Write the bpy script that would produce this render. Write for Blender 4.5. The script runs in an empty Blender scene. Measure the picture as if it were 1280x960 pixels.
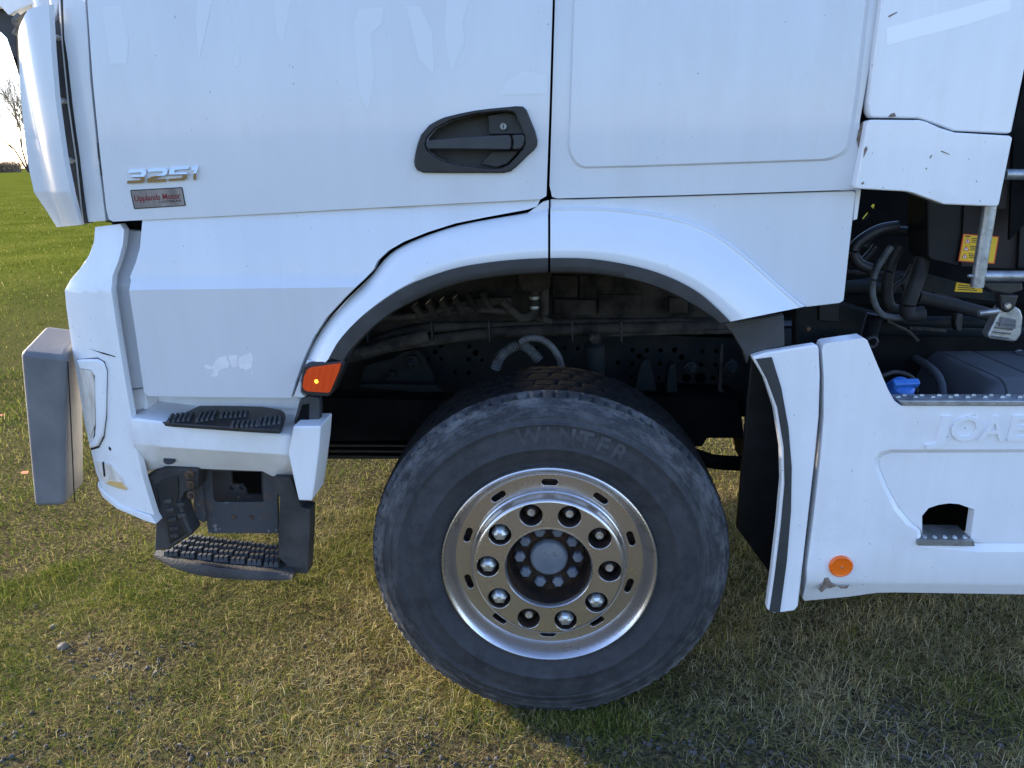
import bpy, bmesh, math, random
import numpy as np
from mathutils import Vector, Matrix
R = math.radians
random.seed(7); rng = np.random.default_rng(7)
S = bpy.context.scene
C = S.collection

# ---------------------------------------------------------------- camera
F = 960.8                                   # focal length in photo pixels (1280 wide)
CAM = Vector((0.0269, -1.9019, 1.5806))
PITCH, YAW, ROLL = 0.28692, 0.06174, -0.02219
fw = Vector((-math.sin(YAW)*math.cos(PITCH), math.cos(YAW)*math.cos(PITCH), -math.sin(PITCH)))
rt = Vector((math.cos(YAW), math.sin(YAW), 0)); up = rt.cross(fw)
RT = rt*math.cos(ROLL) + up*math.sin(ROLL); UP = up*math.cos(ROLL) - rt*math.sin(ROLL)
cd = bpy.data.cameras.new('camera'); cam = bpy.data.objects.new('camera', cd); C.objects.link(cam)
M = Matrix((RT, UP, -fw)).transposed().to_4x4(); M.translation = CAM
cam.matrix_world = M
cd.sensor_width = 36; cd.lens = 36*F/1280; cd.clip_start = .05; cd.clip_end = 6000
S.camera = cam

# ---------------------------------------------------------------- light
SUN_EL, SUN_AZ = R(17), R(-66)              # azimuth from +Y, clockwise
W = bpy.data.worlds.new('World'); S.world = W; W.use_nodes = True
wn = W.node_tree.nodes; wl = W.node_tree.links
sky = wn.new('ShaderNodeTexSky'); sky.sky_type = 'NISHITA'; sky.sun_disc = False
sky.sun_elevation = SUN_EL; sky.sun_rotation = SUN_AZ
sky.air_density = 1.0; sky.dust_density = .6; sky.ozone_density = 2.2
bg = wn['Background']; bg.inputs['Strength'].default_value = .15
wb = wn.new('ShaderNodeMix'); wb.data_type = 'RGBA'; wb.blend_type = 'MULTIPLY'; wb.inputs[0].default_value = 1; wb.inputs[7].default_value = (1, .99, 1.2, 1)
wl.new(sky.outputs[0], wb.inputs[6]); wl.new(wb.outputs[2], bg.inputs['Color'])
sd = bpy.data.lights.new('sun', 'SUN'); sun = bpy.data.objects.new('sun', sd); C.objects.link(sun)
sd.energy = 4.5; sd.angle = R(5); sd.color = (1, .84, .62)
sv = Vector((math.sin(SUN_AZ)*math.cos(SUN_EL), math.cos(SUN_AZ)*math.cos(SUN_EL), math.sin(SUN_EL)))
sun.rotation_euler = sv.to_track_quat('Z', 'Y').to_euler()
S.view_settings.view_transform = 'Standard'; S.view_settings.look = 'None'
S.view_settings.exposure = 1.64; S.view_settings.gamma = 1

# ---------------------------------------------------------------- placing helpers
def ray(px, py):
    return (fw + RT*((px-640)/F) + UP*((480-py)/F))
def P(px, py, Y=0.0):                        # point of the plane (or gently curved sheet) y = Y
    d = ray(px, py); y = Y if not callable(Y) else 0.0
    for _ in range(1 if not callable(Y) else 14):
        p = CAM + d*((y-CAM.y)/d.y)
        if callable(Y): y = .5*y + .5*Y(p.x, p.z)
    p.y = y if not callable(Y) else Y(p.x, p.z)
    return p
def PZ(px, py, z=0.0):                       # point of the level plane z
    d = ray(px, py); return CAM + d*((z-CAM.z)/d.z)
def cr(pts, n=48):                           # smooth open curve through points, evenly resampled
    p = [Vector(q) for q in pts]; p = [p[0]*2-p[1]] + p + [p[-1]*2-p[-2]]; out = []
    for i in range(1, len(p)-2):
        for k in range(16):
            t = k/16; a, b, c, d = p[i-1], p[i], p[i+1], p[i+2]
            out.append(.5*((2*b)+(c-a)*t+(2*a-5*b+4*c-d)*t*t+(3*b-a-3*c+d)*t**3))
    out.append(p[-2])
    L = [0]
    for a, b in zip(out, out[1:]): L.append(L[-1]+(b-a).length)
    res = []; j = 0
    for k in range(n):
        s = L[-1]*k/(n-1)
        while j < len(L)-2 and L[j+1] < s: j += 1
        t = (s-L[j])/max(1e-9, L[j+1]-L[j]); res.append(out[j].lerp(out[j+1], min(1, t)))
    return res
def rounded(pts, r):                         # round every corner of a closed outline
    if r <= 0: return [tuple(p) for p in pts]
    out = []; n = len(pts)
    for i in range(n):
        a, b, c = Vector(pts[i-1]), Vector(pts[i]), Vector(pts[(i+1) % n])
        u, v = a-b, c-b; q = min(r, u.length*.45, v.length*.45)
        s, e = b+u.normalized()*q, b+v.normalized()*q
        for k in range(5):
            t = k/4; out.append(tuple(s*(1-t)**2 + b*2*t*(1-t) + e*t*t))
    return out

# ---------------------------------------------------------------- object helpers
def finish(name, me, mat, parent=None, bev=0, seg=2, ang=38, smooth=True, loc=None):
    o = bpy.data.objects.new(name, me); C.objects.link(o)
    if mat: me.materials.append(mat)
    if smooth and len(me.polygons):
        me.polygons.foreach_set('use_smooth', [True]*len(me.polygons)); me.set_sharp_from_angle(angle=R(ang))
    if parent: o.parent = parent
    if loc is not None: o.location = loc
    if bev:
        m = o.modifiers.new('bevel', 'BEVEL'); m.width = bev; m.segments = seg; m.limit_method = 'ANGLE'; m.angle_limit = R(40); m.harden_normals = True
    return o
def mesh(name, v, f, mat, parent=None, **k):
    me = bpy.data.meshes.new(name); me.from_pydata([tuple(x) for x in v], [], f); me.validate(); me.update()
    return finish(name, me, mat, parent, **k)
def bmobj(name, bm, mat, parent=None, **k):
    me = bpy.data.meshes.new(name); bmesh.ops.recalc_face_normals(bm, faces=bm.faces); bm.to_mesh(me); bm.free()
    return finish(name, me, mat, parent, **k)
def empty(name, loc=(0, 0, 0), parent=None):
    o = bpy.data.objects.new(name, None); C.objects.link(o); o.location = loc; o.empty_display_size = .1
    if parent: o.parent = parent
    return o
def tag(o, label=None, cat=None, group=None, kind=None):
    for k, v in (('label', label), ('category', cat), ('group', group), ('kind', kind)):
        if v: o[k] = v
    return o
def inside(p, poly):
    c = False; n = len(poly); x, y = p
    for i in range(n):
        x1, y1 = poly[i]; x2, y2 = poly[i-1]
        if (y1 > y) != (y2 > y) and x < (x2-x1)*(y-y1)/(y2-y1)+x1: c = not c
    return c
def fill(loops, zs=(), xs=()):               # flat filled outline with holes in xz
    from mathutils.geometry import delaunay_2d_cdt as cdt
    v, e = [], []
    for lp in loops:
        i = len(v); n = len(lp); v += [Vector((p[0], p[1])) for p in lp]; e += [(i+k, i+(k+1) % n) for k in range(n)]
    V, _e, Fc, *_ = cdt(v, e, [], 0, 1e-7)
    bm = bmesh.new(); bv = [bm.verts.new((q[0], 0, q[1])) for q in V]
    for f in Fc:
        c = sum((V[i] for i in f), Vector((0, 0)))/len(f); c = (c[0], c[1])
        if inside(c, [(p[0], p[1]) for p in loops[0]]) and not any(inside(c, [(p[0], p[1]) for p in h]) for h in loops[1:]): bm.faces.new([bv[i] for i in f])
    bmesh.ops.delete(bm, geom=[q for q in bm.verts if not q.link_faces], context='VERTS')
    for z in zs: bmesh.ops.bisect_plane(bm, geom=bm.verts[:]+bm.edges[:]+bm.faces[:], plane_co=(0, 0, z), plane_no=(0, 0, 1), dist=1e-6)
    for x in xs: bmesh.ops.bisect_plane(bm, geom=bm.verts[:]+bm.edges[:]+bm.faces[:], plane_co=(x, 0, 0), plane_no=(1, 0, 0), dist=1e-6)
    return bm
def slab3(name, loops, surf, thick, mat, parent=None, bev=.003, zs=(), xs=(), side=True, **k):
    bm = fill(loops, zs, xs); bm.verts.index_update()
    g = surf if callable(surf) else (lambda x, z: surf)
    V = [(v.co.x, g(v.co.x, v.co.z), v.co.z) for v in bm.verts]; n = len(V); Fs = []
    for f in bm.faces:
        ids = [v.index for v in f.verts]
        f.normal_update()
        if f.normal.y > 0: ids.reverse()
        Fs.append(ids)
    T = list(Fs)
    if side:
        ec = {}
        for f in Fs:
            for a, b in zip(f, f[1:]+f[:1]): ec[(a, b)] = 1
        V += [(x, y+thick, z) for x, y, z in V]
        T += [[i+n for i in reversed(f)] for f in Fs]
        for (a, b) in ec:
            if (b, a) not in ec: T.append([b, a, a+n, b+n])
    bm.free()
    return mesh(name, V, T, mat, parent, bev=bev, **k)
def slab(name, pts, Y, thick, mat, parent=None, r=0, holes=(), **k):   # outline given in photo pixels on sheet Y
    lps = [[(lambda q: (q.x, q.z))(P(a, b, Y)) for a, b in rounded(pts, r)]]
    for h in holes: lps.append([(lambda q: (q.x, q.z))(P(a, b, Y)) for a, b in h])
    return slab3(name, lps, Y, thick, mat, parent, **k)
def loft(name, rows, mat, parent=None, close=False, flip=False, **k):
    n = len(rows[0]); v = [p for r_ in rows for p in r_]; f = []
    for i in range(len(rows)-1):
        for j in range(n if close else n-1):
            a, b = i*n+j, i*n+(j+1) % n; q = [a, b, b+n, a+n]
            f.append(q[::-1] if flip else q)
    return mesh(name, v, f, mat, parent, **k)
def tube(name, pts, r, mat, parent=None, seg=10, n=None, ribs=0, smooth_path=True, caps=True):
    pts = [Vector(p) for p in pts]
    path = cr(pts, n or max(8, len(pts)*6)) if smooth_path else pts
    rr = r if isinstance(r, (list, tuple)) else None
    v, f = [], []; up0 = Vector((0, 0, 1)); N = len(path)
    for i, p in enumerate(path):
        t = (path[min(i+1, N-1)]-path[max(i-1, 0)]).normalized()
        a = t.cross(up0);
        if a.length < .1: a = t.cross(Vector((1, 0, 0)))
        a.normalize(); b = t.cross(a)
        q = (rr[0]+(rr[-1]-rr[0])*i/(N-1)) if rr else r
        if ribs: q *= 1+.12*(1 if i % 2 else -1)
        for j in range(seg):
            w = 2*math.pi*j/seg; v.append(p + a*math.cos(w)*q + b*math.sin(w)*q)
    for i in range(N-1):
        for j in range(seg):
            f.append([i*seg+j, i*seg+(j+1) % seg, (i+1)*seg+(j+1) % seg, (i+1)*seg+j])
    if caps: f.append(list(range(seg))); f.append([(N-1)*seg+j for j in reversed(range(seg))])
    bm = bmesh.new(); me = bpy.data.meshes.new(name); me.from_pydata([tuple(x) for x in v], [], f); bm.from_mesh(me); bpy.data.meshes.remove(me)
    return bmobj(name, bm, mat, parent)
def box(name, lo, hi, mat, parent=None, bev=.004, rot=None, **k):
    bm = bmesh.new(); bmesh.ops.create_cube(bm, size=1)
    lo, hi = Vector(lo), Vector(hi)
    for v in bm.verts: v.co = Vector((v.co.x*(hi-lo).x, v.co.y*(hi-lo).y, v.co.z*(hi-lo).z))
    if rot: bmesh.ops.rotate(bm, verts=bm.verts, matrix=rot)
    for v in bm.verts: v.co += (lo+hi)/2
    return bmobj(name, bm, mat, parent, bev=bev, **k)
def lathe(name, prof, c, mat, parent=None, seg=64, axis='Y', ang=30, loc=None, mod=None, close_ends=True):
    v, f = [], []; m = len(prof)
    for i in range(seg):
        w = 2*math.pi*i/seg
        for k, (r, y) in enumerate(prof):
            p = Vector((r*math.cos(w), y, r*math.sin(w))) if axis == 'Y' else Vector((r*math.cos(w), r*math.sin(w), y))
            if mod: p = mod(p, w, k)
            v.append(p + Vector(c))
    for i in range(seg):
        for k in range(m-1):
            a, b = i*m+k, ((i+1) % seg)*m+k; f.append([a, b, b+1, a+1])
    if close_ends:
        if prof[0][0] < .004: pass
    bm = bmesh.new(); me = bpy.data.meshes.new(name); me.from_pydata([tuple(x) for x in v], [], f); bm.from_mesh(me); bpy.data.meshes.remove(me)
    bmesh.ops.remove_doubles(bm, verts=bm.verts, dist=1e-5)
    return bmobj(name, bm, mat, parent, ang=ang, loc=loc)
def text_verts(body, size=1, extrude=.0, bevel=0, spacing=1.0, bold=0):
    cu = bpy.data.curves.new('text', 'FONT'); cu.body = body; cu.size = size; cu.extrude = extrude; cu.bevel_depth = bevel; cu.offset = bold
    cu.space_character = spacing; cu.resolution_u = 3
    o = bpy.data.objects.new('text', cu); C.objects.link(o)
    dg = bpy.context.evaluated_depsgraph_get(); me = bpy.data.meshes.new_from_object(o.evaluated_get(dg))
    v = [x.co.copy() for x in me.vertices]; f = [list(p.vertices) for p in me.polygons]
    bpy.data.objects.remove(o); bpy.data.curves.remove(cu); bpy.data.meshes.remove(me)
    return v, f
def text_on(name, body, a, b, h, Y, depth, mat, parent, bold=0, shear=0):   # lettering from pixel a to pixel b, cap height h px
    v, f = text_verts(body, 1, .5, 0, 1.0, bold)
    x0, x1 = min(q.x for q in v), max(q.x for q in v); y0 = 0; y1 = max(q.y for q in v)
    A, B = P(*a, Y), P(*b, Y); U = (B-A)/(x1-x0); T = P(a[0], a[1]-h, Y); H = Vector((0, 0, (T-A).length/y1))
    out = [A + U*(q.x-x0) + (H + U.normalized()*H.z*shear)*q.y + Vector((0, -depth*(q.z+.5), 0)) for q in v]
    bm = bmesh.new(); me = bpy.data.meshes.new(name); me.from_pydata([tuple(x) for x in out], [], f); bm.from_mesh(me); bpy.data.meshes.remove(me)
    bmesh.ops.remove_doubles(bm, verts=bm.verts, dist=1e-6)
    return bmobj(name, bm, mat, parent, smooth=False)

# ---------------------------------------------------------------- materials
def mat(name, col, rough=.5, metal=0, coat=0, col2=None, scale=8, lo=.4, hi=.65, bump=0, bscale=120, stretch=(1, 1, 1), spec=.5, extra=None, rough2=None):
    m = bpy.data.materials.new(name); m.use_nodes = True; nt = m.node_tree; n = nt.nodes; b = n['Principled BSDF']
    b.inputs['Base Color'].default_value = (*col, 1); b.inputs['Roughness'].default_value = rough; b.inputs['Metallic'].default_value = metal
    b.inputs['Coat Weight'].default_value = coat; b.inputs['Coat Roughness'].default_value = .06; b.inputs['Specular IOR Level'].default_value = spec
    tc = n.new('ShaderNodeTexCoord'); mp = n.new('ShaderNodeMapping'); mp.inputs['Scale'].default_value = stretch
    nt.links.new(tc.outputs['Object'], mp.inputs['Vector'])
    def noise(sc, det=6, ro=.6):
        t = n.new('ShaderNodeTexNoise'); t.inputs['Scale'].default_value = sc; t.inputs['Detail'].default_value = det; t.inputs['Roughness'].default_value = ro
        nt.links.new(mp.outputs[0], t.inputs['Vector']); return t.outputs['Fac']
    def ramp(fac, a, c):
        r_ = n.new('ShaderNodeMapRange'); r_.inputs['From Min'].default_value = a; r_.inputs['From Max'].default_value = c
        nt.links.new(fac, r_.inputs['Value']); return r_.outputs[0]
    def mix(fac, c1, c2):
        x = n.new('ShaderNodeMix'); x.data_type = 'RGBA'
        for s_, c_ in ((6, c1), (7, c2)):
            if isinstance(c_, tuple): x.inputs[s_].default_value = (*c_, 1)
            else: nt.links.new(c_, x.inputs[s_])
        nt.links.new(fac, x.inputs[0]); return x.outputs[2]
    m_ = type('H', (), dict(noise=staticmethod(noise), ramp=staticmethod(ramp), mix=staticmethod(mix), n=n, l=nt.links, b=b, mp=mp, tc=tc))
    cur = None
    if col2:
        fac = ramp(noise(scale), lo, hi); cur = mix(fac, col, col2); nt.links.new(cur, b.inputs['Base Color'])
        if rough2 is not None:
            q = n.new('ShaderNodeMapRange'); q.inputs['To Min'].default_value = rough; q.inputs['To Max'].default_value = rough2
            nt.links.new(fac, q.inputs['Value']); nt.links.new(q.outputs[0], b.inputs['Roughness'])
    if extra:
        cur = extra(m_, cur if cur is not None else col)
        if cur is not None: nt.links.new(cur, b.inputs['Base Color'])
    if bump:
        bp = n.new('ShaderNodeBump'); bp.inputs['Strength'].default_value = bump; bp.inputs['Distance'].default_value = .004
        nt.links.new(noise(bscale, 4), bp.inputs['Height']); nt.links.new(bp.outputs[0], b.inputs['Normal'])
    return m
def streak(h, cur, dark, amt=.6):
    mp = h.n.new('ShaderNodeMapping'); mp.inputs['Scale'].default_value = (26, 2, 1.3); h.l.new(h.tc.outputs['Object'], mp.inputs['Vector'])
    t = h.n.new('ShaderNodeTexNoise'); t.inputs['Scale'].default_value = 1; t.inputs['Detail'].default_value = 8; t.inputs['Roughness'].default_value = .7; h.l.new(mp.outputs[0], t.inputs['Vector'])
    r_ = h.n.new('ShaderNodeMapRange'); r_.inputs['From Min'].default_value = .45; r_.inputs['From Max'].default_value = .8; r_.inputs['To Max'].default_value = amt; h.l.new(t.outputs['Fac'], r_.inputs['Value'])
    return h.mix(r_.outputs[0], cur, dark)
def dirt(h, cur):
    cur = streak(h, cur, (.60, .60, .585), .25)
    a = h.ramp(h.noise(3.2, 8, .65), .55, .85); c = h.mix(a, cur, (.61, .62, .62))
    s = h.ramp(h.noise(160, 3, .5), .755, .77); return h.mix(s, c, (.22, .2, .18))
m_paint = mat('white_paint', (.70, .725, .745), .28, coat=.5, col2=(.67, .695, .72), scale=5, extra=dirt, stretch=(1, 1, .45), rough2=.38)
def dirt2(h, cur):
    cur = streak(h, cur, (.70, .69, .66), .32)
    a = h.ramp(h.noise(6, 9, .7), .54, .8); c = h.mix(a, cur, (.74, .74, .73))
    s = h.ramp(h.noise(120, 3, .5), .735, .755); return h.mix(s, c, (.2, .18, .15))
m_fend = mat('fender_paint', (.755, .785, .80), .25, coat=.5, col2=(.72, .75, .77), scale=5, extra=lambda h, c: h.mix(h.ramp(h.noise(160, 3, .5), .755, .77), c, (.22, .2, .18)))
m_plas = mat('white_plastic', (.86, .87, .875), .36, coat=.3, col2=(.82, .83, .835), scale=4, extra=dirt2)
m_stepw = mat('scuffed_white', (.84, .85, .85), .4, col2=(.68, .68, .67), scale=7, lo=.45, hi=.8, extra=dirt2)
m_black = mat('black_plastic', (.012, .013, .014), .42, col2=(.022, .023, .025), scale=14, bump=.25, bscale=500)
m_trim = mat('dark_grey_trim', (.032, .035, .038), .5, col2=(.045, .048, .05), scale=18, bump=.3, bscale=400)
m_dark = mat('chassis_paint', (.012, .017, .019), .6, col2=(.026, .026, .024), scale=9, bump=.5, bscale=70, spec=.15)
m_black2 = mat('shade_black', (.005, .0055, .006), .8, col2=(.011, .011, .011), scale=9, spec=.08)  # near black for dark underparts and for sheets standing in for shade
m_dusty = mat('dusty_metal', (.056, .048, .041), .9, col2=(.016, .015, .014), scale=11, bump=.6, bscale=60, spec=.1)
m_pipe = mat('dusty_pipe', (.075, .067, .058), .85, col2=(.022, .021, .02), scale=16, bump=.5, bscale=90, spec=.12)
m_step = mat('worn_black_step', (.022, .0225, .024), .6, col2=(.055, .053, .050), scale=9, bump=.5, bscale=160)
m_rust = mat('rusty_plate', (.055, .06, .066), .6, col2=(.12, .075, .05), scale=13, lo=.52, hi=.7, bump=.4, bscale=90, extra=lambda h, c: h.mix(h.ramp(h.noise(18, 8, .7), .6, .66), c, (.26, .27, .28)))
m_bolt = mat('rusty_bolt', (.14, .085, .05), .7, metal=.4, col2=(.06, .045, .035), scale=40)
m_guard = mat('grey_guard', (.115, .12, .125), .6, col2=(.17, .172, .175), scale=5, bump=.25, bscale=140, extra=lambda h, c: h.mix(h.ramp(h.noise(38, 6, .7), .66, .7), c, (.07, .07, .07)))
m_galv = mat('galvanised_steel', (.42, .44, .45), .42, metal=.75, col2=(.27, .285, .29), scale=30, bump=.3, bscale=120)
m_hose = mat('hose_rubber', (.022, .022, .023), .6, col2=(.045, .044, .043), scale=14, spec=.25)
m_hosel = mat('corrugated_grey', (.11, .12, .125), .6, col2=(.05, .05, .05), scale=30)
m_cab = mat('cabinet_black', (.008, .009, .010), .45, col2=(.018, .018, .019), scale=7, spec=.2)
m_brown = mat('brown_panel', (.032, .024, .021), .55, col2=(.018, .016, .016), scale=4, spec=.2)
m_cover = mat('cover_plastic', (.065, .07, .077), .42, col2=(.085, .08, .075), scale=5, lo=.5, hi=.75)
m_blue = mat('blue_cap', (.035, .14, .48), .45, col2=(.05, .2, .55), scale=20)
m_orange = mat('orange_lens', (.85, .075, .012), .22, coat=.6, spec=.6)
m_reflect = mat('orange_reflector', (.95, .16, .008), .3, coat=.4)
m_lens = mat('clear_lens', (.86, .80, .71), .3, coat=.6, col2=(.62, .55, .46), scale=12, stretch=(5, 5, 1))
m_amber = mat('amber_lens', (.75, .5, .2), .15, coat=1)
m_yellow = mat('yellow_label', (.85, .52, .02), .45)
m_red = mat('red_print', (.2, .012, .018), .5)
m_redl = mat('label_red_edge', (.75, .10, .02), .5)
m_ink = mat('black_print', (.015, .015, .015), .5)
m_wprint = mat('white_print', (.8, .8, .78), .5)
m_plate = mat('brushed_sticker', (.30, .265, .245), .45, metal=.3, col2=(.17, .155, .148), scale=12, stretch=(3, 1, .6))
m_decal = mat('cleaner_paint', (.725, .75, .768), .3, coat=.3)
m_glue = mat('glue_remains', (.86, .85, .85), .8, col2=(.79, .78, .79), scale=40)
m_chip = mat('chipped_patch', (.16, .11, .075), .8, col2=(.28, .24, .2), scale=60)
m_bulb = bpy.data.materials.new('bulb_glow'); m_bulb.use_nodes = True
_b = m_bulb.node_tree.nodes['Principled BSDF']; _b.inputs['Base Color'].default_value = (1, .5, .05, 1); _b.inputs['Emission Color'].default_value = (1, .45, .03, 1); _b.inputs['Emission Strength'].default_value = 1.2
m_chrome0 = mat('badge_chrome', (.84, .83, .81), .2, metal=1)
def rustx(h, cur):
    a = h.ramp(h.noise(6, 10, .7), .64, .76); c = h.mix(a, cur, (.26, .16, .085))
    return h.mix(h.ramp(h.noise(90, 4, .6), .66, .76), c, (.3, .26, .22))
m_chrome = mat('stained_chrome', (.66, .63, .61), .22, metal=.93, col2=(.47, .445, .43), scale=5, lo=.35, hi=.7, bump=.1, bscale=90, extra=rustx, rough2=.38)
m_nut = mat('nut_cap_chrome', (.75, .79, .79), .36, metal=.85, col2=(.4, .42, .42), scale=60)
m_stud = mat('bare_stud', (.80, .78, .75), .33, metal=.8, col2=(.5, .46, .42), scale=60)
m_hubg = mat('hub_grey_paint', (.13, .155, .19), .5, col2=(.20, .21, .225), scale=16, extra=lambda h, c: h.mix(h.ramp(h.noise(24, 6), .62, .7), c, (.05, .045, .04)))
m_hubd = mat('hub_dirt', (.022, .018, .016), .9, col2=(.06, .036, .022), scale=22, bump=.6, bscale=120, spec=.12)
def tyrex(h, cur):
    # dust rings follow the radius of the tyre (object origin is the hub centre)
    sep = h.n.new('ShaderNodeSeparateXYZ'); h.l.new(h.tc.outputs['Object'], sep.inputs[0])
    cx = h.n.new('ShaderNodeCombineXYZ'); h.l.new(sep.outputs[0], cx.inputs[0]); h.l.new(sep.outputs[2], cx.inputs[1])
    ln = h.n.new('ShaderNodeVectorMath'); ln.operation = 'LENGTH'; h.l.new(cx.outputs[0], ln.inputs[0])
    nr = h.n.new('ShaderNodeVectorMath'); nr.operation = 'NORMALIZE'; h.l.new(cx.outputs[0], nr.inputs[0])
    ma = h.n.new('ShaderNodeMath'); ma.operation = 'MULTIPLY_ADD'; ma.inputs[1].default_value = .05; h.l.new(h.noise(14, 9, .7), ma.inputs[0]); h.l.new(ln.outputs['Value'], ma.inputs[2])
    rad = ma.outputs[0]
    c = h.mix(h.ramp(h.noise(6, 14, .78), .40, .62), (.017, .0185, .022), (.044, .047, .052))
    c = h.mix(h.ramp(h.noise(3.1, 6, .6), .52, .56), c, h.mix(h.ramp(h.noise(40, 8, .7), .3, .7), (.022, .024, .028), (.036, .038, .042)))
    band = h.n.new('ShaderNodeValToRGB'); e = band.color_ramp.elements
    e[0].position = 0; e[0].color = (0, 0, 0, 1); e[1].position = 1; e[1].color = (0, 0, 0, 1)
    for p_, v_ in ((.30, .0), (.40, .08), (.445, .15), (.466, .40), (.505, .95), (.522, .9), (.526, .02)):
        q = e.new(p_); q.color = (v_, v_, v_, 1)
    h.l.new(rad, band.inputs[0])
    def polar(ka, kr, sc, det, ro):
        m2 = h.n.new('ShaderNodeVectorMath'); m2.operation = 'SCALE'; h.l.new(nr.outputs[0], m2.inputs[0]); m2.inputs['Scale'].default_value = ka
        cmb = h.n.new('ShaderNodeSeparateXYZ'); h.l.new(m2.outputs[0], cmb.inputs[0])
        r3 = h.n.new('ShaderNodeMath'); r3.operation = 'MULTIPLY'; r3.inputs[1].default_value = kr; h.l.new(ln.outputs['Value'], r3.inputs[0])
        c3 = h.n.new('ShaderNodeCombineXYZ'); h.l.new(cmb.outputs[0], c3.inputs[0]); h.l.new(cmb.outputs[1], c3.inputs[1]); h.l.new(r3.outputs[0], c3.inputs[2])
        t3 = h.n.new('ShaderNodeTexNoise'); t3.inputs['Scale'].default_value = sc; t3.inputs['Detail'].default_value = det; t3.inputs['Roughness'].default_value = ro; h.l.new(c3.outputs[0], t3.inputs['Vector']); return t3.outputs['Fac']
    pp = h.ramp(polar(5, 34, 1.0, 14, .78), .46, .60)
    mm = h.n.new('ShaderNodeMath'); mm.operation = 'MULTIPLY'; h.l.new(band.outputs[0], mm.inputs[0]); h.l.new(pp, mm.inputs[1])
    c = h.mix(mm.outputs[0], c, (.135, .137, .14))
    c = h.mix(h.ramp(polar(3, 90, 1.6, 6, .6), .64, .8), c, (.085, .087, .09))
    # brown mud specks
    return h.mix(h.ramp(h.noise(9, 8, .7), .66, .76), c, (.13, .095, .07))
m_tyre = mat('dusty_tyre', (.03, .032, .036), .72, extra=tyrex, bump=.4, bscale=110)
m_tread = mat('tread_rubber', (.005, .005, .006), .85, col2=(.011, .0108, .0105), scale=30, spec=.25)
m_letter = mat('tyre_lettering', (.034, .036, .040), .7, col2=(.07, .072, .075), scale=25)
m_bark = mat('bark', (.05, .038, .03), .9)
m_twig = mat('twigs', (.24, .18, .12), .9)
m_leaf = mat('orange_leaf', (.50, .11, .0), .6)
m_stone = mat('dark_stone', (.045, .043, .042), .8, col2=(.13, .12, .11), scale=14, bump=.6, bscale=60)

# ---------------------------------------------------------------- ground and sky neighbours
def vnoise(x, y, s, seed):
    g = np.random.default_rng(seed).random((256, 256)); x = x*s; y = y*s
    xi = np.floor(x).astype(int); yi = np.floor(y).astype(int); fx = x-xi; fy = y-yi; fx = fx*fx*(3-2*fx); fy = fy*fy*(3-2*fy)
    A = lambda a, b: g[a & 255, b & 255]
    return (A(xi, yi)*(1-fx)+A(xi+1, yi)*fx)*(1-fy)+(A(xi, yi+1)*(1-fx)+A(xi+1, yi+1)*fx)*fy
def fbm(x, y, s, seed): return .55*vnoise(x, y, s, seed)+.3*vnoise(x, y, s*2.1, seed+1)+.15*vnoise(x, y, s*4.3, seed+2)
BARE = [(PZ(a, b), r_) for a, b, r_ in ((20, 770, .10), (95, 805, .10), (130, 822, .12), (160, 835, .12), (205, 812, .09), (165, 880, .07), (20, 950, .2), (250, 955, .16), (560, 950, .18), (830, 955, .22), (960, 950, .2), (1080, 920, .12), (1200, 940, .2), (700, 925, .08), (480, 840, .06), (1110, 890, .1))]
def bare(x, y):
    b = np.zeros_like(x)
    for c, r_ in BARE: b = np.maximum(b, np.exp(-(((x-c.x)/(1.5*r_))**2+((y-c.y)/(.8*r_))**2)))
    return np.clip(b*.85*(.35+1.1*fbm(x, y, 9, 40)), 0, 1)
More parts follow.
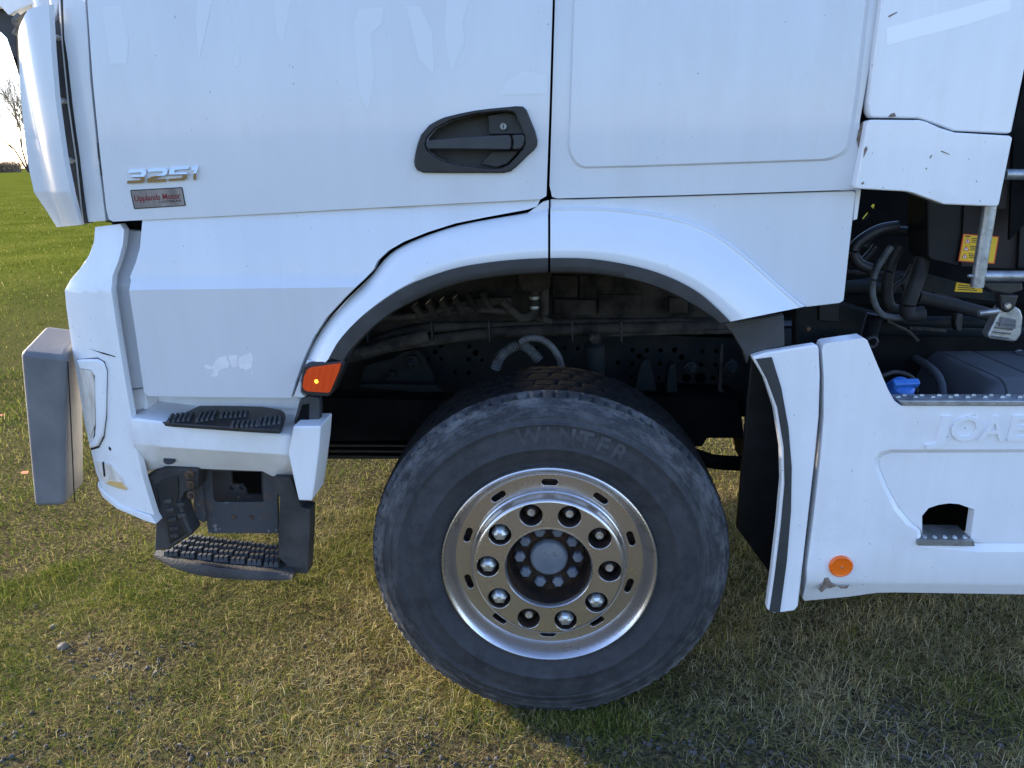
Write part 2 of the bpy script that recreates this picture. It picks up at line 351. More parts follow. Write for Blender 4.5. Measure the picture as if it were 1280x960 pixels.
def ground():
    m = bpy.data.materials.new('turf_soil'); m.use_nodes = True; n = m.node_tree.nodes; l = m.node_tree.links; b = n['Principled BSDF']; b.inputs['Roughness'].default_value = .95
    b.inputs['Specular IOR Level'].default_value = 0
    g = n.new('ShaderNodeNewGeometry')
    def no(s, d=8):
        t = n.new('ShaderNodeTexNoise'); t.inputs['Scale'].default_value = s; t.inputs['Detail'].default_value = d; l.new(g.outputs['Position'], t.inputs['Vector']); return t.outputs['Fac']
    def rampc(f, stops):
        r_ = n.new('ShaderNodeValToRGB'); e = r_.color_ramp.elements
        e[0].position, e[0].color = stops[0][0], (*stops[0][1], 1); e[1].position, e[1].color = stops[-1][0], (*stops[-1][1], 1)
        for p_, c_ in stops[1:-1]: q = e.new(p_); q.color = (*c_, 1)
        l.new(f, r_.inputs[0]); return r_.outputs[0]
    near = rampc(no(70, 12), [(.3, (.03, .025, .018)), (.5, (.085, .07, .04)), (.62, (.15, .125, .06)), (.75, (.26, .22, .11))])
    far = rampc(no(.55), [(.3, (.075, .092, .012)), (.5, (.11, .128, .018)), (.7, (.16, .165, .03))])
    dist = n.new('ShaderNodeVectorMath'); dist.operation = 'LENGTH'; l.new(g.outputs['Position'], dist.inputs[0])
    mr = n.new('ShaderNodeMapRange'); mr.inputs['From Min'].default_value = 2.5; mr.inputs['From Max'].default_value = 14; l.new(dist.outputs['Value'], mr.inputs['Value'])
    x = n.new('ShaderNodeMix'); x.data_type = 'RGBA'; l.new(mr.outputs[0], x.inputs[0]); l.new(near, x.inputs[6]); l.new(far, x.inputs[7]); l.new(x.outputs[2], b.inputs['Base Color'])
    bp = n.new('ShaderNodeBump'); bp.inputs['Strength'].default_value = .8; bp.inputs['Distance'].default_value = .02; l.new(no(130, 12), bp.inputs['Height']); l.new(bp.outputs[0], b.inputs['Normal'])
    # one sheet: fine cells near the truck, stretching out to the horizon
    t = np.linspace(-1, 1, 241); ax = np.sign(t)*(np.abs(t)*3.2+np.abs(t)**9*3000)
    X, Y = np.meshgrid(ax, ax); d = np.hypot(X, Y)
    Z = .036*(fbm(X, Y, 3.1, 11)-.5)*np.clip(1.4-d/8, 0, 1) + .006*np.clip(d-12, 0, 40)*0 - .03*np.exp(-((X/.25)**2+((Y-.16)/.25)**2))*0
    v = np.stack([X, Y, Z], -1).reshape(-1, 3); N = 241
    f = [[i*N+j, i*N+j+1, (i+1)*N+j+1, (i+1)*N+j] for i in range(N-1) for j in range(N-1)]
    tag(mesh('ground', v.tolist(), f, m), kind='structure')
ground()
def gz(x, y): return .036*(fbm(x, y, 3.1, 11)-.5)*np.clip(1.4-np.hypot(x, y)/8, 0, 1)
def blades(name, x, y, L, wd, lean, cols, mt, segs=2):
    n = len(x); az = rng.random(n)*2*np.pi; z0 = gz(x, y)
    dx, dy = np.cos(az), np.sin(az); sx, sy = -dy, dx
    fa = rng.random(n)*2*np.pi; sx, sy = np.cos(fa)*.5+sx*.5, np.sin(fa)*.5+sy*.5
    V = []; ts = np.linspace(0, 1, segs+1)
    for t in ts[:-1]:
        h = L*np.sin(np.clip(t*1.0, 0, 1)*(1.25))/1.25*(1-lean*.55*t); r_ = L*lean*t*(.35+.65*t)
        w = wd*.5*(1-.5*t)
        cx, cy, cz = x+dx*r_, y+dy*r_, z0+h*(1-lean*.6)-.004
        V += [np.stack([cx-sx*w, cy-sy*w, cz], -1), np.stack([cx+sx*w, cy+sy*w, cz], -1)]
    t = 1; h = L*.76*(1-lean*.55); r_ = L*lean
    V.append(np.stack([x+dx*r_, y+dy*r_, z0+h*(1-lean*.6)-.004], -1))
    k = len(V); A = np.stack(V, 1).reshape(-1, 3); base = np.arange(n)*k; tri = []
    for s in range(segs-1):
        a = base+2*s; tri += [np.stack([a, a+1, a+3], -1), np.stack([a, a+3, a+2], -1)]
    a = base+2*(segs-1); tri.append(np.stack([a, a+1, a+2], -1)); T = np.concatenate(tri)
    me = bpy.data.meshes.new(name); me.vertices.add(len(A)); me.vertices.foreach_set('co', A.ravel().astype(np.float32))
    me.loops.add(len(T)*3); me.loops.foreach_set('vertex_index', T.ravel().astype(np.int32))
    me.polygons.add(len(T)); me.polygons.foreach_set('loop_start', (np.arange(len(T))*3).astype(np.int32)); me.polygons.foreach_set('loop_total', np.full(len(T), 3, np.int32))
    me.update(calc_edges=True)
    at = me.attributes.new('blade_colour', 'FLOAT_COLOR', 'POINT'); cc = np.concatenate([np.repeat(cols, k, 0), np.ones((n*k, 1))], 1); at.data.foreach_set('color', cc.ravel().astype(np.float32))
    me.materials.append(mt); o = bpy.data.objects.new(name, me); C.objects.link(o); return o
m_grass = bpy.data.materials.new('grass_blades'); m_grass.use_nodes = True
_n = m_grass.node_tree.nodes; _l = m_grass.node_tree.links; _n.remove(_n['Principled BSDF'])
_at = _n.new('ShaderNodeAttribute'); _at.attribute_name = 'blade_colour'; _d = _n.new('ShaderNodeBsdfDiffuse'); _t = _n.new('ShaderNodeBsdfTranslucent'); _mx = _n.new('ShaderNodeMixShader'); _mx.inputs[0].default_value = .3
_l.new(_at.outputs['Color'], _d.inputs[0]); _l.new(_at.outputs['Color'], _t.inputs[0]); _l.new(_d.outputs[0], _mx.inputs[1]); _l.new(_t.outputs[0], _mx.inputs[2]); _l.new(_mx.outputs[0], _n['Material Output'].inputs[0])
PAL = np.array([(.060, .098, .014), (.105, .148, .024), (.175, .195, .036), (.27, .25, .07), (.40, .34, .15), (.24, .17, .08), (.50, .44, .25)])
def colours(x, y, r_):
    n = len(x); dry = fbm(x, y, 1.6, 60)*.75+fbm(x, y, 6, 63)*.45; dry = .22+.6*np.clip((dry-.33)/.5, 0, 1)+.30*np.clip((x-.2)/.6, 0, 1)
    far = np.clip((r_-2.6)/3.5, 0, 1); dry = dry*(1-.72*far)
    u = rng.random(n)*.95+dry*.95-.36; u = np.clip(u, 0, 1.199)
    idx = np.digitize(u, [.16, .38, .56, .74, .94, 1.08]); c = PAL[idx]*(1+.3*(rng.random((n, 1))-.5))
    return c
def grass():
    def samp(n, r0, r1, pw):
        th = (rng.random(n)-.5)*R(106); u = rng.random(n)
        r_ = np.sqrt(r0**2+(r1**2-r0**2)*u) if pw == 0 else r0*(r1/r0)**u
        a = th - YAW*1.0; x = CAM.x+np.sin(a)*r_; y = CAM.y+np.cos(a)*r_
        return x, y, r_
    x, y, r_ = samp(400000, 1.15, 3.4, 0)
    keep = (rng.random(len(x)) > bare(x, y)) & ~((np.abs(x) < .13) & (y > .03) & (y < .3)) & ((rng.random(len(x)) < .30+1.1*fbm(x, y, 5, 80)))
    x, y, r_ = x[keep], y[keep], r_[keep]; n = len(x)
    hgt = .55+.9*fbm(x, y, 2.4, 70)
    lean = np.clip(rng.beta(2.6, 1.2, n), .05, .97)
    L = (.024+.060*rng.random(n)**1.6)*hgt*1.2
    tag(blades('grass', x, y, L, .0013+.0017*rng.random(n), lean, colours(x, y, r_), m_grass, 2), kind='stuff', label='short mown grass, green and straw coloured, around the truck', cat='grass')
    x, y, r_ = samp(420000, 1.15, 3.45, 0)
    k = (rng.random(len(x)) > .55*bare(x, y)); x, y, r_ = x[k], y[k], r_[k]; n = len(x)
    lean = np.clip(rng.beta(4, 1.4, n), .3, .98)
    c = colours(x, y, r_)*(.65+.5*rng.random((n, 1)))
    tag(blades('grass', x, y, .010+.024*rng.random(n)**1.6, .0014+.0016*rng.random(n), lean, c, m_grass, 1), kind='stuff', label='matted dry thatch between the grass blades', cat='grass')
    x = rng.uniform(-.30, .30, 2600); y = rng.uniform(-.075, .035, 2600); n = 2600
    tag(blades('grass', x, y, .03+.04*rng.random(n), .002+.002*rng.random(n), np.clip(rng.beta(2, 2, n), .05, .9), colours(x, y, np.full(n, 1.9))*.9, m_grass, 3), kind='stuff', label='longer grass pressed against the foot of the tyre', cat='grass')
    for n0, ra, rb, pw in ((290000, 3.35, 7.2, 0), (240000, 7.0, 80, 1)):
        x, y, r_ = samp(n0, ra, rb, pw)
        if pw == 0:
            k = rng.random(len(x)) < (3.4/r_)**.9; x, y, r_ = x[k], y[k], r_[k]
        n = len(x); s = np.clip(r_/3.3, 1, 10)
        lean = np.clip(rng.beta(2, 1.8, n), .05, .95); L = (.028+.042*rng.random(n)**1.4)*(.6+.8*fbm(x, y, 1.1, 71))*s**.25
        c = colours(x, y, r_)*(.42+.65*fbm(x*.35, y, 1.5, 90)+.5*fbm(x*.3, y, .4, 96))[:, None]  # streaky clump tones, with shadow contrast put into the colour
        tag(blades('grass', x, y, L, (.0022+.0022*rng.random(n))*s**.95, lean, c, m_grass, 2), kind='stuff', label='field grass stretching away to the horizon beyond the truck' if pw else 'grass in the middle distance beside and beneath the truck', cat='grass')
grass()
def pebbles():
    ico = bmesh.new(); bmesh.ops.create_icosphere(ico, subdivisions=1, radius=1); iv = np.array([v.co[:] for v in ico.verts]); fi = [[v.index for v in f.verts] for f in ico.faces]; ico.free()
    V, Fc = [], []; k = 0
    while k < 2300:
        px, py = rng.random()*1500-110, 690+rng.random()*330
        p = PZ(px, py); b = float(bare(np.array([p.x]), np.array([p.y]))[0])
        if rng.random() > b*1.4 and rng.random() > .012+.05*max(0, (py-900)/60): continue
        r_ = .0016+.006*rng.random()**3.2
        q = iv*(r_*(.6+.8*rng.random((1, 3))))*(1+.35*(rng.random((len(iv), 1))-.5)); a = rng.random()*6.3
        q = np.stack([q[:, 0]*math.cos(a)-q[:, 1]*math.sin(a), q[:, 0]*math.sin(a)+q[:, 1]*math.cos(a), q[:, 2]], -1)
        z = float(gz(np.array([p.x]), np.array([p.y]))[0]); V += (q+np.array([p.x, p.y, z+r_*.35])).tolist(); Fc += [[i+k*len(iv) for i in f] for f in fi]; k += 1
    tag(mesh('gravel', V, Fc, m_stone, smooth=False), kind='stuff', label='small dark stones in the bare soil patches', cat='gravel')
pebbles()
def clod(px, py, r_, lab, seed):
    p = PZ(px, py); rg = np.random.default_rng(seed); bm = bmesh.new(); bmesh.ops.create_icosphere(bm, subdivisions=2, radius=r_)
    for v in bm.verts: v.co = Vector((v.co.x*1.2, v.co.y, v.co.z*.85))*(.8+.4*rg.random())
    o = bmobj('stone', bm, m_stone, ang=60, loc=(p.x, p.y, r_*.55)); tag(o, lab, 'stone', 'loose stones in the grass')
clod(80, 812, .018, 'larger dark stone lying at the edge of the bare soil in the grass', 1)
clod(68, 786, .013, 'smaller dark stone just behind the larger dark stone', 2)
clod(196, 843, .010, 'small dark stone in dry grass below the bare soil patch', 3)
def leaf(px, py, s, lab, seed):
    p = PZ(px, py); rg = random.Random(seed); a = rg.random()*6
    v = []; ol = [(-1, 0), (-.5, .55), (.1, .62), (.55, .3), (1.1, 0), (.55, -.35), (.1, -.6), (-.5, -.5)]
    for t in range(2):
        for x, y in ol:
            X, Y = x*s*math.cos(a)-y*s*math.sin(a), x*s*math.sin(a)+y*s*math.cos(a); v.append((X, Y, .25*s*abs(y)+.12*s*x*x-.0012*t))
    f = [list(range(8)), list(range(15, 7, -1))]+[[i, i+8, (i+1) % 8+8, (i+1) % 8] for i in range(8)]
    tag(mesh('fallen_leaf', v, f, m_leaf, loc=(p.x, p.y, .035)), lab, 'leaf', 'fallen leaves on the grass')
leaf(2, 526, .028, 'orange fallen leaf on the grass at the far left edge', 1)
leaf(33, 599, .03, 'orange brown fallen leaf half hidden beside the grey bumper guard', 2)

def bare_tree():
    base = Vector(PZ(36, 215.6)); D = (base-CAM).length
    root = empty('bare_tree', (base.x, base.y, 0)); tag(root, 'leafless tree on the horizon beside the truck front', 'tree')
    rg = random.Random(5); V, Fc = [], []; TV, TF = [], []
    def seg(a, b, r0, r1, V, Fc, k=5):
        d = (b-a).normalized(); u = d.orthogonal().normalized(); w = d.cross(u); i = len(V)
        for p, r_ in ((a, r0), (b, r1)):
            for j in range(k): V.append(p+u*math.cos(6.283*j/k)*r_+w*math.sin(6.283*j/k)*r_)
        for j in range(k): Fc.append([i+j, i+(j+1) % k, i+k+(j+1) % k, i+k+j])
    def grow(p, d, L, r_, lev):
        q = p+d*L; tv = (V, Fc) if lev < 2 else (TV, TF); w_ = .62 if lev < 2 else .85; seg(p, q, r_*w_, r_*w_*.72, *tv)
        if lev >= 7: return
        for k in range(3 if lev in (1, 2, 4) else 2):
            n = Vector((rg.gauss(0, 1), rg.gauss(0, 1), rg.gauss(0, 1)))*(.38 if lev else .34); e = (d+n+Vector((0, 0, .12))).normalized()
            grow(q, e, L*rg.uniform(.72, .93), r_*.66, lev+1)
    sc = D/961
    for dx, k in ((-.42, 1.0), (-.1, .95), (.14, .9), (.45, .8)):
        grow(Vector((0, 0, -.2)), Vector((dx, .1*dx, 1)).normalized(), 25*sc*k, 2.0*sc*.8, 0)
    mesh('trunk', V, Fc, m_bark, root); mesh('crown', TV, TF, m_twig, root)
    # bush
    b2 = Vector(PZ(2, 215.8)); V, Fc = [], []
    ro = empty('bush', (b2.x, b2.y, 0)); tag(ro, 'reddish leafless bush on the horizon left of the bare tree', 'bush')
    for i in range(420):
        a = rg.random()*6.283; rr = rg.random()**.5*11*sc; p = Vector((math.cos(a)*rr*2, math.sin(a)*rr, 0)); d = Vector((rg.gauss(0, .4), rg.gauss(0, .4), 1)).normalized()
        L = rg.uniform(6, 15)*sc; m1 = p+d*L*.6; seg(p, m1, .35*sc, .25*sc, V, Fc, 3)
        for k in range(3): seg(m1, m1+(d+Vector((rg.gauss(0, .5), rg.gauss(0, .5), rg.gauss(0, .3)))).normalized()*L*.4, .22*sc, .12*sc, V, Fc, 3)
    mesh('branches', V, Fc, m_twig, ro)
bare_tree()

# ================================================================ THE TRUCK
truck = empty('truck'); tag(truck, 'white heavy truck seen from its side around the front wheel', 'truck')
T = truck
# ---------------- cab shell behind the panels
def cabshell():
    x0, x1 = P(150, 280, .1).x, P(1062, 240, .1).x
    zb = P(640, 300, .1).z
    V = []; prof = [(x0-.02, 1.46), (x0-.1, 2.2), (x0+.3, 3.35), (x1, 3.45), (x1, zb), (x0+.3, zb), (x0+.02, 1.40)]
    n = len(prof)
    for y in (.13, 2.37): V += [(x, y, z) for x, z in prof]
    f = [list(range(n)), list(range(2*n-1, n-1, -1))]+[[i, i+n, (i+1) % n+n, (i+1) % n] for i in range(n)]
    bm = bmesh.new(); me = bpy.data.meshes.new('t'); me.from_pydata(V, [], f); bm.from_mesh(me)
    bmobj('cab_shell', bm, m_black2, T, bev=.03)
cabshell()
# ---------------- door
zref = P(400, 262, .03).z
def g_door(x, z): return .03 - .020*max(0, 1-((z-1.78)/.55)**2) + .012*max(0, -(x+.9))
hs = lambda pts: [(480+a/5.3333, 110+b/5.3333) for a, b in pts]
h_out = hs([(198, 490), (205, 440), (222, 370), (245, 310), (300, 247), (345, 220), (400, 195), (500, 170), (600, 150), (700, 137), (800, 128), (880, 120), (925, 122), (950, 145), (965, 180), (1010, 290), (1024, 350), (1020, 385), (1000, 415), (960, 450), (920, 490), (880, 528), (845, 556), (800, 567), (650, 567), (400, 567), (260, 565), (220, 548), (203, 520)])
h_in = hs([(276, 380), (284, 335), (340, 270), (450, 215), (600, 177), (740, 160), (820, 156), (866, 165), (880, 190), (935, 310), (938, 370), (925, 410), (890, 450), (830, 512), (780, 535), (720, 540), (500, 512), (400, 488), (340, 460), (290, 415)])
GR = [z/20 for z in range(18, 60)]; GX = [x/10 for x in range(-20, 30)]
door = slab('door', [(110, -40), (109, 0), (116, 100), (124, 182), (133, 262), (136, 274), (141, 277), (300, 269), (480, 259), (676, 249), (683, 245), (687, 130), (692, -40), (694, -140), (104, -140)], g_door, .03, m_paint, T, holes=[h_in], zs=GR, xs=GX, bev=.004)
slab('handle_recess', h_in, .065, .01, m_black, door, bev=0)
hollow = slab('handle_surround', h_out, lambda x, z: g_door(x, z)-.011, .014, m_black, door, holes=[h_in], bev=.004, seg=3)
loft('recess_wall', [[P(a, b, Y_) for a, b in h_in+h_in[:1]] for Y_ in (.012, .03, .066)], m_black, door)
slab('handle_plate', hs([(690, 180), (820, 160), (868, 170), (935, 310), (700, 312)]), .03, .03, m_black, door, bev=.003)
slab('handle_plate', hs([(720, 420), (905, 415), (880, 450), (825, 508), (750, 530), (640, 505)]), .03, .03, m_black, door, bev=.003)
slab('handle_grip', hs([(284, 352), (320, 347), (560, 325), (835, 312), (845, 330), (848, 390), (838, 410), (300, 406), (286, 398)]), -.012, .026, m_trim, door, bev=.007, seg=3)
slab('handle_base', hs([(850, 313), (930, 308), (938, 340), (930, 380), (908, 410), (852, 410), (858, 360)]), -.008, .05, m_trim, door, bev=.005)
p = P(480+797/5.333, 110+257/5.333, .028)
lk = lathe('lock_cylinder', [(0, -.006), (.007, -.006), (.0092, -.004), (.0098, .004)], p, m_galv, door, seg=24)
box('key_slot', (p.x-.0012, p.y-.0072, p.z-.005), (p.x+.0012, p.y-.0055, p.z+.005), m_ink, door, bev=0)
# badge 3251: chrome digits as slanted outlines
DG = {'3': [(0, 1), (.86, 1), (1, .88), (1, .56), (.92, .49), (1, .40), (1, .12), (.86, 0), (0, 0), (0, .22), (.72, .22), (.75, .25), (.75, .36), (.72, .39), (.22, .39), (.22, .60), (.72, .60), (.75, .63), (.75, .75), (.72, .78), (0, .78)],
      '2': [(0, 1), (.86, 1), (1, .88), (1, .55), (.86, .44), (.36, .24), (.36, .22), (1, .22), (1, 0), (0, 0), (0, .26), (.12, .38), (.75, .62), (.75, .75), (.72, .78), (0, .78)],
      '5': [(0, 1), (1, 1), (1, .80), (.25, .80), (.25, .62), (.86, .62), (1, .50), (1, .12), (.86, 0), (0, 0), (0, .20), (.72, .20), (.75, .23), (.75, .38), (.72, .42), (0, .42)],
      '1': [(.0, 1), (.62, 1), (.62, 0), (.30, 0), (.30, .70), (.0, .70)]}
for ch, xa, xb, yb0, yb1, hh in (('3', 159.5, 181.5, 229.5, 228.5, 17), ('2', 184.5, 208.5, 228.2, 227, 17), ('5', 211.5, 234.5, 226.6, 225, 17), ('1', 238.5, 251.5, 225, 224.2, 17)):
    pts = [(xa+(xb-xa)*u+(v-.5)*2.2, yb0+(yb1-yb0)*u-v*hh) for u, v in DG[ch]]
    zm = P((xa+xb)/2, (yb0+yb1)/2-hh*.47, .01).z
    slab('badge_digit', pts, lambda x, z, zm=zm: g_door(x, z)-.0035-.0075*max(0, 1-abs(z-zm)/.022), .006, m_chrome0, door, bev=.0006, seg=1, zs=[zm], ang=12)
st = slab('dealer_sticker', [(162.5, 237.5), (227.8, 233.8), (232.3, 257.3), (167.5, 261.5)], lambda x, z: g_door(x, z)-.0012, .0015, m_ink, door, r=1.5, bev=0)
slab('sticker_face', [(163.8, 238.7), (226.9, 235.1), (230.8, 256.4), (168.6, 260.2)], lambda x, z: g_door(x, z)-.0018, .0004, m_plate, door, r=1, bev=0)
text_on('sticker_lettering', 'Upplands Motor', (168.5, 251.5), (226.3, 248.0), 7.2, lambda x, z: g_door(x, z)-.002, .0006, m_red, door, bold=.012)
text_on('sticker_lettering', 'LASTBILAR', (199, 253.6), (227, 252), 2.6, lambda x, z: g_door(x, z)-.002, .0006, m_ink, door)
gm = lambda x, z: g_door(x, z)-.0006
gho = lambda pts: [(100+a/2.133, b/2.133) for a, b in pts]
for pts in ([(730, 60), (745, 25), (810, 20), (805, 65), (775, 90), (785, 200), (770, 298), (745, 250)], [(980, -30), (1045, -30), (1020, 60), (1025, 110), (990, 195), (972, 90)],
            [(320, -40), (362, -40), (340, 60), (318, 160), (308, 60)], [(60, 20), (110, 15), (130, 110), (125, 170), (80, 170)], [(515, -30), (570, -30), (540, 120), (525, 90)], [(870, 15), (905, 18), (938, 80), (945, 200), (905, 160)], [(1140, 215), (1180, 190), (1245, 200), (1245, 250), (1120, 255)], [(410, 165), (425, 120), (427, 172), (413, 180)]):
    slab('decal_ghost', gho(pts), gm, .0005, m_decal, door, bev=0)
# ---------------- rear side panel of the cab
g_side = lambda x, z: .032 - .012*max(0, 1-((z-1.78)/.5)**2)
press = rounded([(717, -40), (716, 0), (711, 150), (709, 190), (722, 211), (800, 209), (1040, 201), (1062, 190), (1072, 130), (1087, 0), (1092, -40), (1093, -135), (719, -135)], 12)
side = slab('cab_side_panel', [(697, -140), (695, -40), (691, 100), (687, 232), (690, 246), (697, 248), (850, 244), (1069, 237), (1075, 150), (1101, 0), (1106, -40), (1112, -140)], g_side, .03, m_paint, T, holes=[press], zs=GR, xs=GX, bev=.003)
cen = (890, 40)
pin = [(x+(2.6 if x < cen[0]-120 else -5 if x > cen[0]+120 else 0), y-(2.6 if y > 150 else 0)) for x, y in press]
loft('pressing_edge', [[P(a, b, (lambda x, z, d=d: g_side(x, z)+d)) for a, b in (press if d == 0 else pin)]+[P(*(press if d == 0 else pin)[0], (lambda x, z, d=d: g_side(x, z)+d))] for d in (0, -.006)], m_paint, side)
slab('pressed_panel', pin, lambda x, z: g_side(x, z)-.006, .012, m_paint, side, zs=GR, xs=GX, bev=0)
# ---------------- A pillar strip, corner deflector
g_pil = lambda x, z: .034+1.6*max(0, -(x+1.09))**2
slab('pillar_panel', [(77, -140), (78, -20), (81, 80), (92, 180), (101, 258), (106, 278), (132, 276), (131, 268), (122, 190), (113, 100), (107, 0), (105, -140)], g_pil, .05, m_paint, T, bev=.008, seg=3, zs=GR)
ZCR = P(62, 240, .02).z
def g_def(x, z):
    t = max(0, min(1.0, (-(x) - 1.185)/.085)); return .015+.05*t*t - .02*max(0, 1-((z-1.75)/.4)**2) + .32*max(0, ZCR-z)
defl = slab('corner_deflector', [(61, 4), (35, 12), (28, 25), (22, 45), (25, 110), (33, 190), (37, 215), (43, 241), (57, 262), (71, 284), (101, 281), (94, 262), (88, 238), (80, 200), (69, 120), (64, 60)], g_def, .02, m_paint, T, bev=.012, seg=3, zs=[x/40 for x in range(50, 100)]+[ZCR], xs=[-1.30+k*.012 for k in range(14)])
slab('gap_seal', [(74, -60), (76, 0), (79.5, 60), (86.5, 130), (96.5, 200), (103, 262), (105.5, 280), (109, 279), (106, 262), (99, 200), (90, 130), (83, 60), (79.5, 0), (79, -60)], .040, .03, m_ink, T, bev=0)
slab('gap_seal', [(103, -140), (105, 0), (112, 100), (121, 190), (130, 268), (132, 277), (140, 279), (136, 262), (126, 180), (119, 100), (112, 0), (107, -140)], .055, .02, m_ink, T, bev=0)
slab('door_seal_clip', [(121.5, 178), (125, 178), (126.5, 199), (123, 199)], .022, .02, m_ink, T, bev=0)
slab('door_seal_clip', [(125, 207), (127.5, 207), (129, 220), (126.5, 220)], .022, .02, m_ink, T, bev=0)
lw = [P(a+1.5, b, g_def) for a, b in ((33, 14), (28, 25), (23, 45), (25, 110), (33, 190), (37, 215), (43, 241), (57, 262), (71, 282))]
loft('deflector_return', [[v+Vector((dx, dy, 0)) for v in lw] for dx, dy in ((0, .004), (-.01, .06), (-.03, .16), (-.05, .4))], m_paint, T, ang=60)
strip = slab('deflector_vent', [(62, -60), (62, 4), (66, 60), (70, 120), (82, 200), (90, 240), (97, 268), (104, 279), (101, 262), (94, 200), (84, 130), (77, 60), (73, 0), (72, -60)], .075, .05, m_guard, T, bev=.004)
slab('deflector_vent_lip', [(72, -60), (73, 0), (77, 60), (84, 130), (94, 200), (101, 262), (104.5, 279), (106, 279), (103, 262), (96, 200), (86.5, 130), (79, 60), (75.5, 0), (75, -60)], .05, .05, m_plas, T, bev=.002)
for a, b in ((66, 45), (74, 125), (83, 200)):
    slab('vent_fin', [(a, b-3), (a+6.5, b+1), (a+1.5, b+5)], .055, .04, m_plas, strip, bev=0)
slab('vent_fairing', [(62, -60), (62, 4), (65, 27), (69, 22), (73, 2), (72, -60)], .06, .05, m_paint, T, bev=.004)
# mirror arm at the very top left
ma = slab('mirror_arm', [(-120, -90), (52, -90), (50, 0), (40, 8), (26, 16), (20, 30), (21, 60), (24, 96), (22, 92), (8, 48), (0, 40), (-60, 20), (-120, -10)], .30, .10, m_black, T, bev=.012, seg=3)
slab('mirror_trim', [(-60, 2), (0, -6), (40, -16), (52, -16), (52, 2), (40, 6), (24, 12), (14, 19), (9, 18), (0, 8), (-60, 16)], .27, .03, m_plas, ma, bev=.004)
tube('mirror_cable', [P(24, 18, .27), P(17, 26, .26), P(22, 34, .27), P(18, 42, .28)], .006, m_hosel, ma)
# ---------------- lower door panel (step cover)
zc1, zc2 = P(250, 349, 0).z, P(250, 360, 0).z
zt = P(400, 265, .05).z
def g_low(x, z):
    if z > zc1: t = (z-zc1)/(zt-zc1); return -.002+.027*(t**1.2)
    if z > zc2: return -.018+.016*(z-zc2)/(zc1-zc2)
    return -.018 + .030*(zc2-z)/.3
arc_gap = [(364, 497), (369, 478), (380, 447), (391, 423), (408, 397), (430, 373), (452, 352), (466, 338), (472, 326), (486, 313), (505, 302), (535, 290), (570, 279), (610, 271), (658, 263)]
lowp = slab('lower_door_panel', [(178, 275), (300, 268.5), (480, 258.5), (676, 248), (671, 258), (659, 262)] + [(x, y) for x, y in reversed([(q.x, q.y) for q in [Vector((*a, 0)) for a in arc_gap]][:-1])] + [(270, 496.5), (185, 495), (180, 490), (170, 420), (162.5, 358), (162.5, 346), (170, 328), (175, 310)], g_low, .035, m_paint, T, zs=[zc1, zc2]+[zc1+k*.02 for k in range(1, 12)], xs=GX, bev=.004)
cg = lambda pts: [(a*400/1280, 240+b*300/960) for a, b in pts]
for pts in ([(820, 690), (850, 700), (870, 665), (905, 655), (918, 690), (912, 704), (880, 712), (870, 738), (845, 738), (855, 712), (822, 705)], [(912, 655), (948, 653), (947, 700), (930, 702), (925, 688)], [(956, 662), (1000, 643), (1012, 665), (1008, 700), (985, 712), (960, 705), (950, 680)], [(1005, 722), (1013, 722), (1012, 734), (1006, 733)]):
    slab('glue_mark', [(a+random.uniform(-3, 3)*.3, b) for a, b in cg(pts)], lambda x, z: g_low(x, z)-.0007, .0008, m_glue, lowp, bev=0)
# ---------------- bumper corner
zb1 = P(110, 360, .02).z
def g_cor(x, z):
    t = max(0, -(x)-1.16); base = 2.6*t*t
    up_ = max(0, z-zb1)/.2
    return -.012+base+.075*min(1.3, up_)**.9*(1 if z > zb1 else 0)+.03*max(0, .9-z)
corner = slab('bumper_corner', [(119, 284), (150, 280), (155, 287), (153.5, 305), (148, 326), (140.5, 345), (141.5, 380), (149, 430), (157, 480), (164, 520), (169, 556), (180, 602), (193, 644), (150, 631), (128, 610), (120, 590), (113, 560), (106, 530), (98, 480), (92, 447), (88, 420), (83, 385), (81, 363), (88, 350), (100, 336), (111, 320), (117.5, 303)], g_cor, .025, m_plas, T, bev=.007, seg=3, zs=[zb1, zb1-.012]+[.6+.03*k for k in range(34)], xs=[-1.30+k*.012 for k in range(14)])
slab('bumper_lip', [(122, 602), (126, 611), (149, 632), (188, 645), (195, 656), (182, 652), (145, 636), (128, 622), (121, 608)], lambda x, z: g_cor(x, z)-.006, .1, m_plas, T, bev=.004)
slab('corner_strip', [(154, 288), (179, 289), (176, 310), (170, 328), (162, 348), (163, 358), (172, 420), (181, 484), (156, 487), (148, 430), (141, 380), (139, 346), (147, 327), (153, 306)], lambda x, z: g_cor(-1.2, z)+.055, .03, m_paint, T, bev=.003, zs=[zb1]+[1.0+.03*k for k in range(20)])
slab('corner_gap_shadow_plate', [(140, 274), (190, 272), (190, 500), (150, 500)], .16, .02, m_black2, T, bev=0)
# headlight: frame, lens, gap; fog lamp
hl = slab('headlight', [(94, 450), (120, 449), (128, 453), (132, 464), (131, 520), (128, 545), (122, 558), (113, 561), (110, 556), (118, 545), (119, 530), (117, 470), (113, 464), (99, 462)], lambda x, z: g_cor(x, z)-.010, .05, m_plas, T, bev=.006, seg=3)
slab('headlight_gap', [(96, 449), (121, 447), (130, 452), (134, 463), (133, 522), (130, 547), (123, 560), (113, 563), (118, 540), (116, 462)], lambda x, z: g_cor(x, z)-.003, .01, m_ink, hl, bev=0)
slab('lens', [(98, 461), (115, 464), (118, 480), (119, 530), (112, 549), (106, 520)], lambda x, z: g_cor(x, z)-.007, .04, m_lens, hl, bev=.004)
fl = slab('fog_lamp', [(119, 577), (126, 577), (134, 579), (142, 584), (150, 594), (159, 614), (150, 612), (133, 606), (125, 598)], lambda x, z: g_cor(x, z)-.004, .04, m_lens, T, bev=.003)
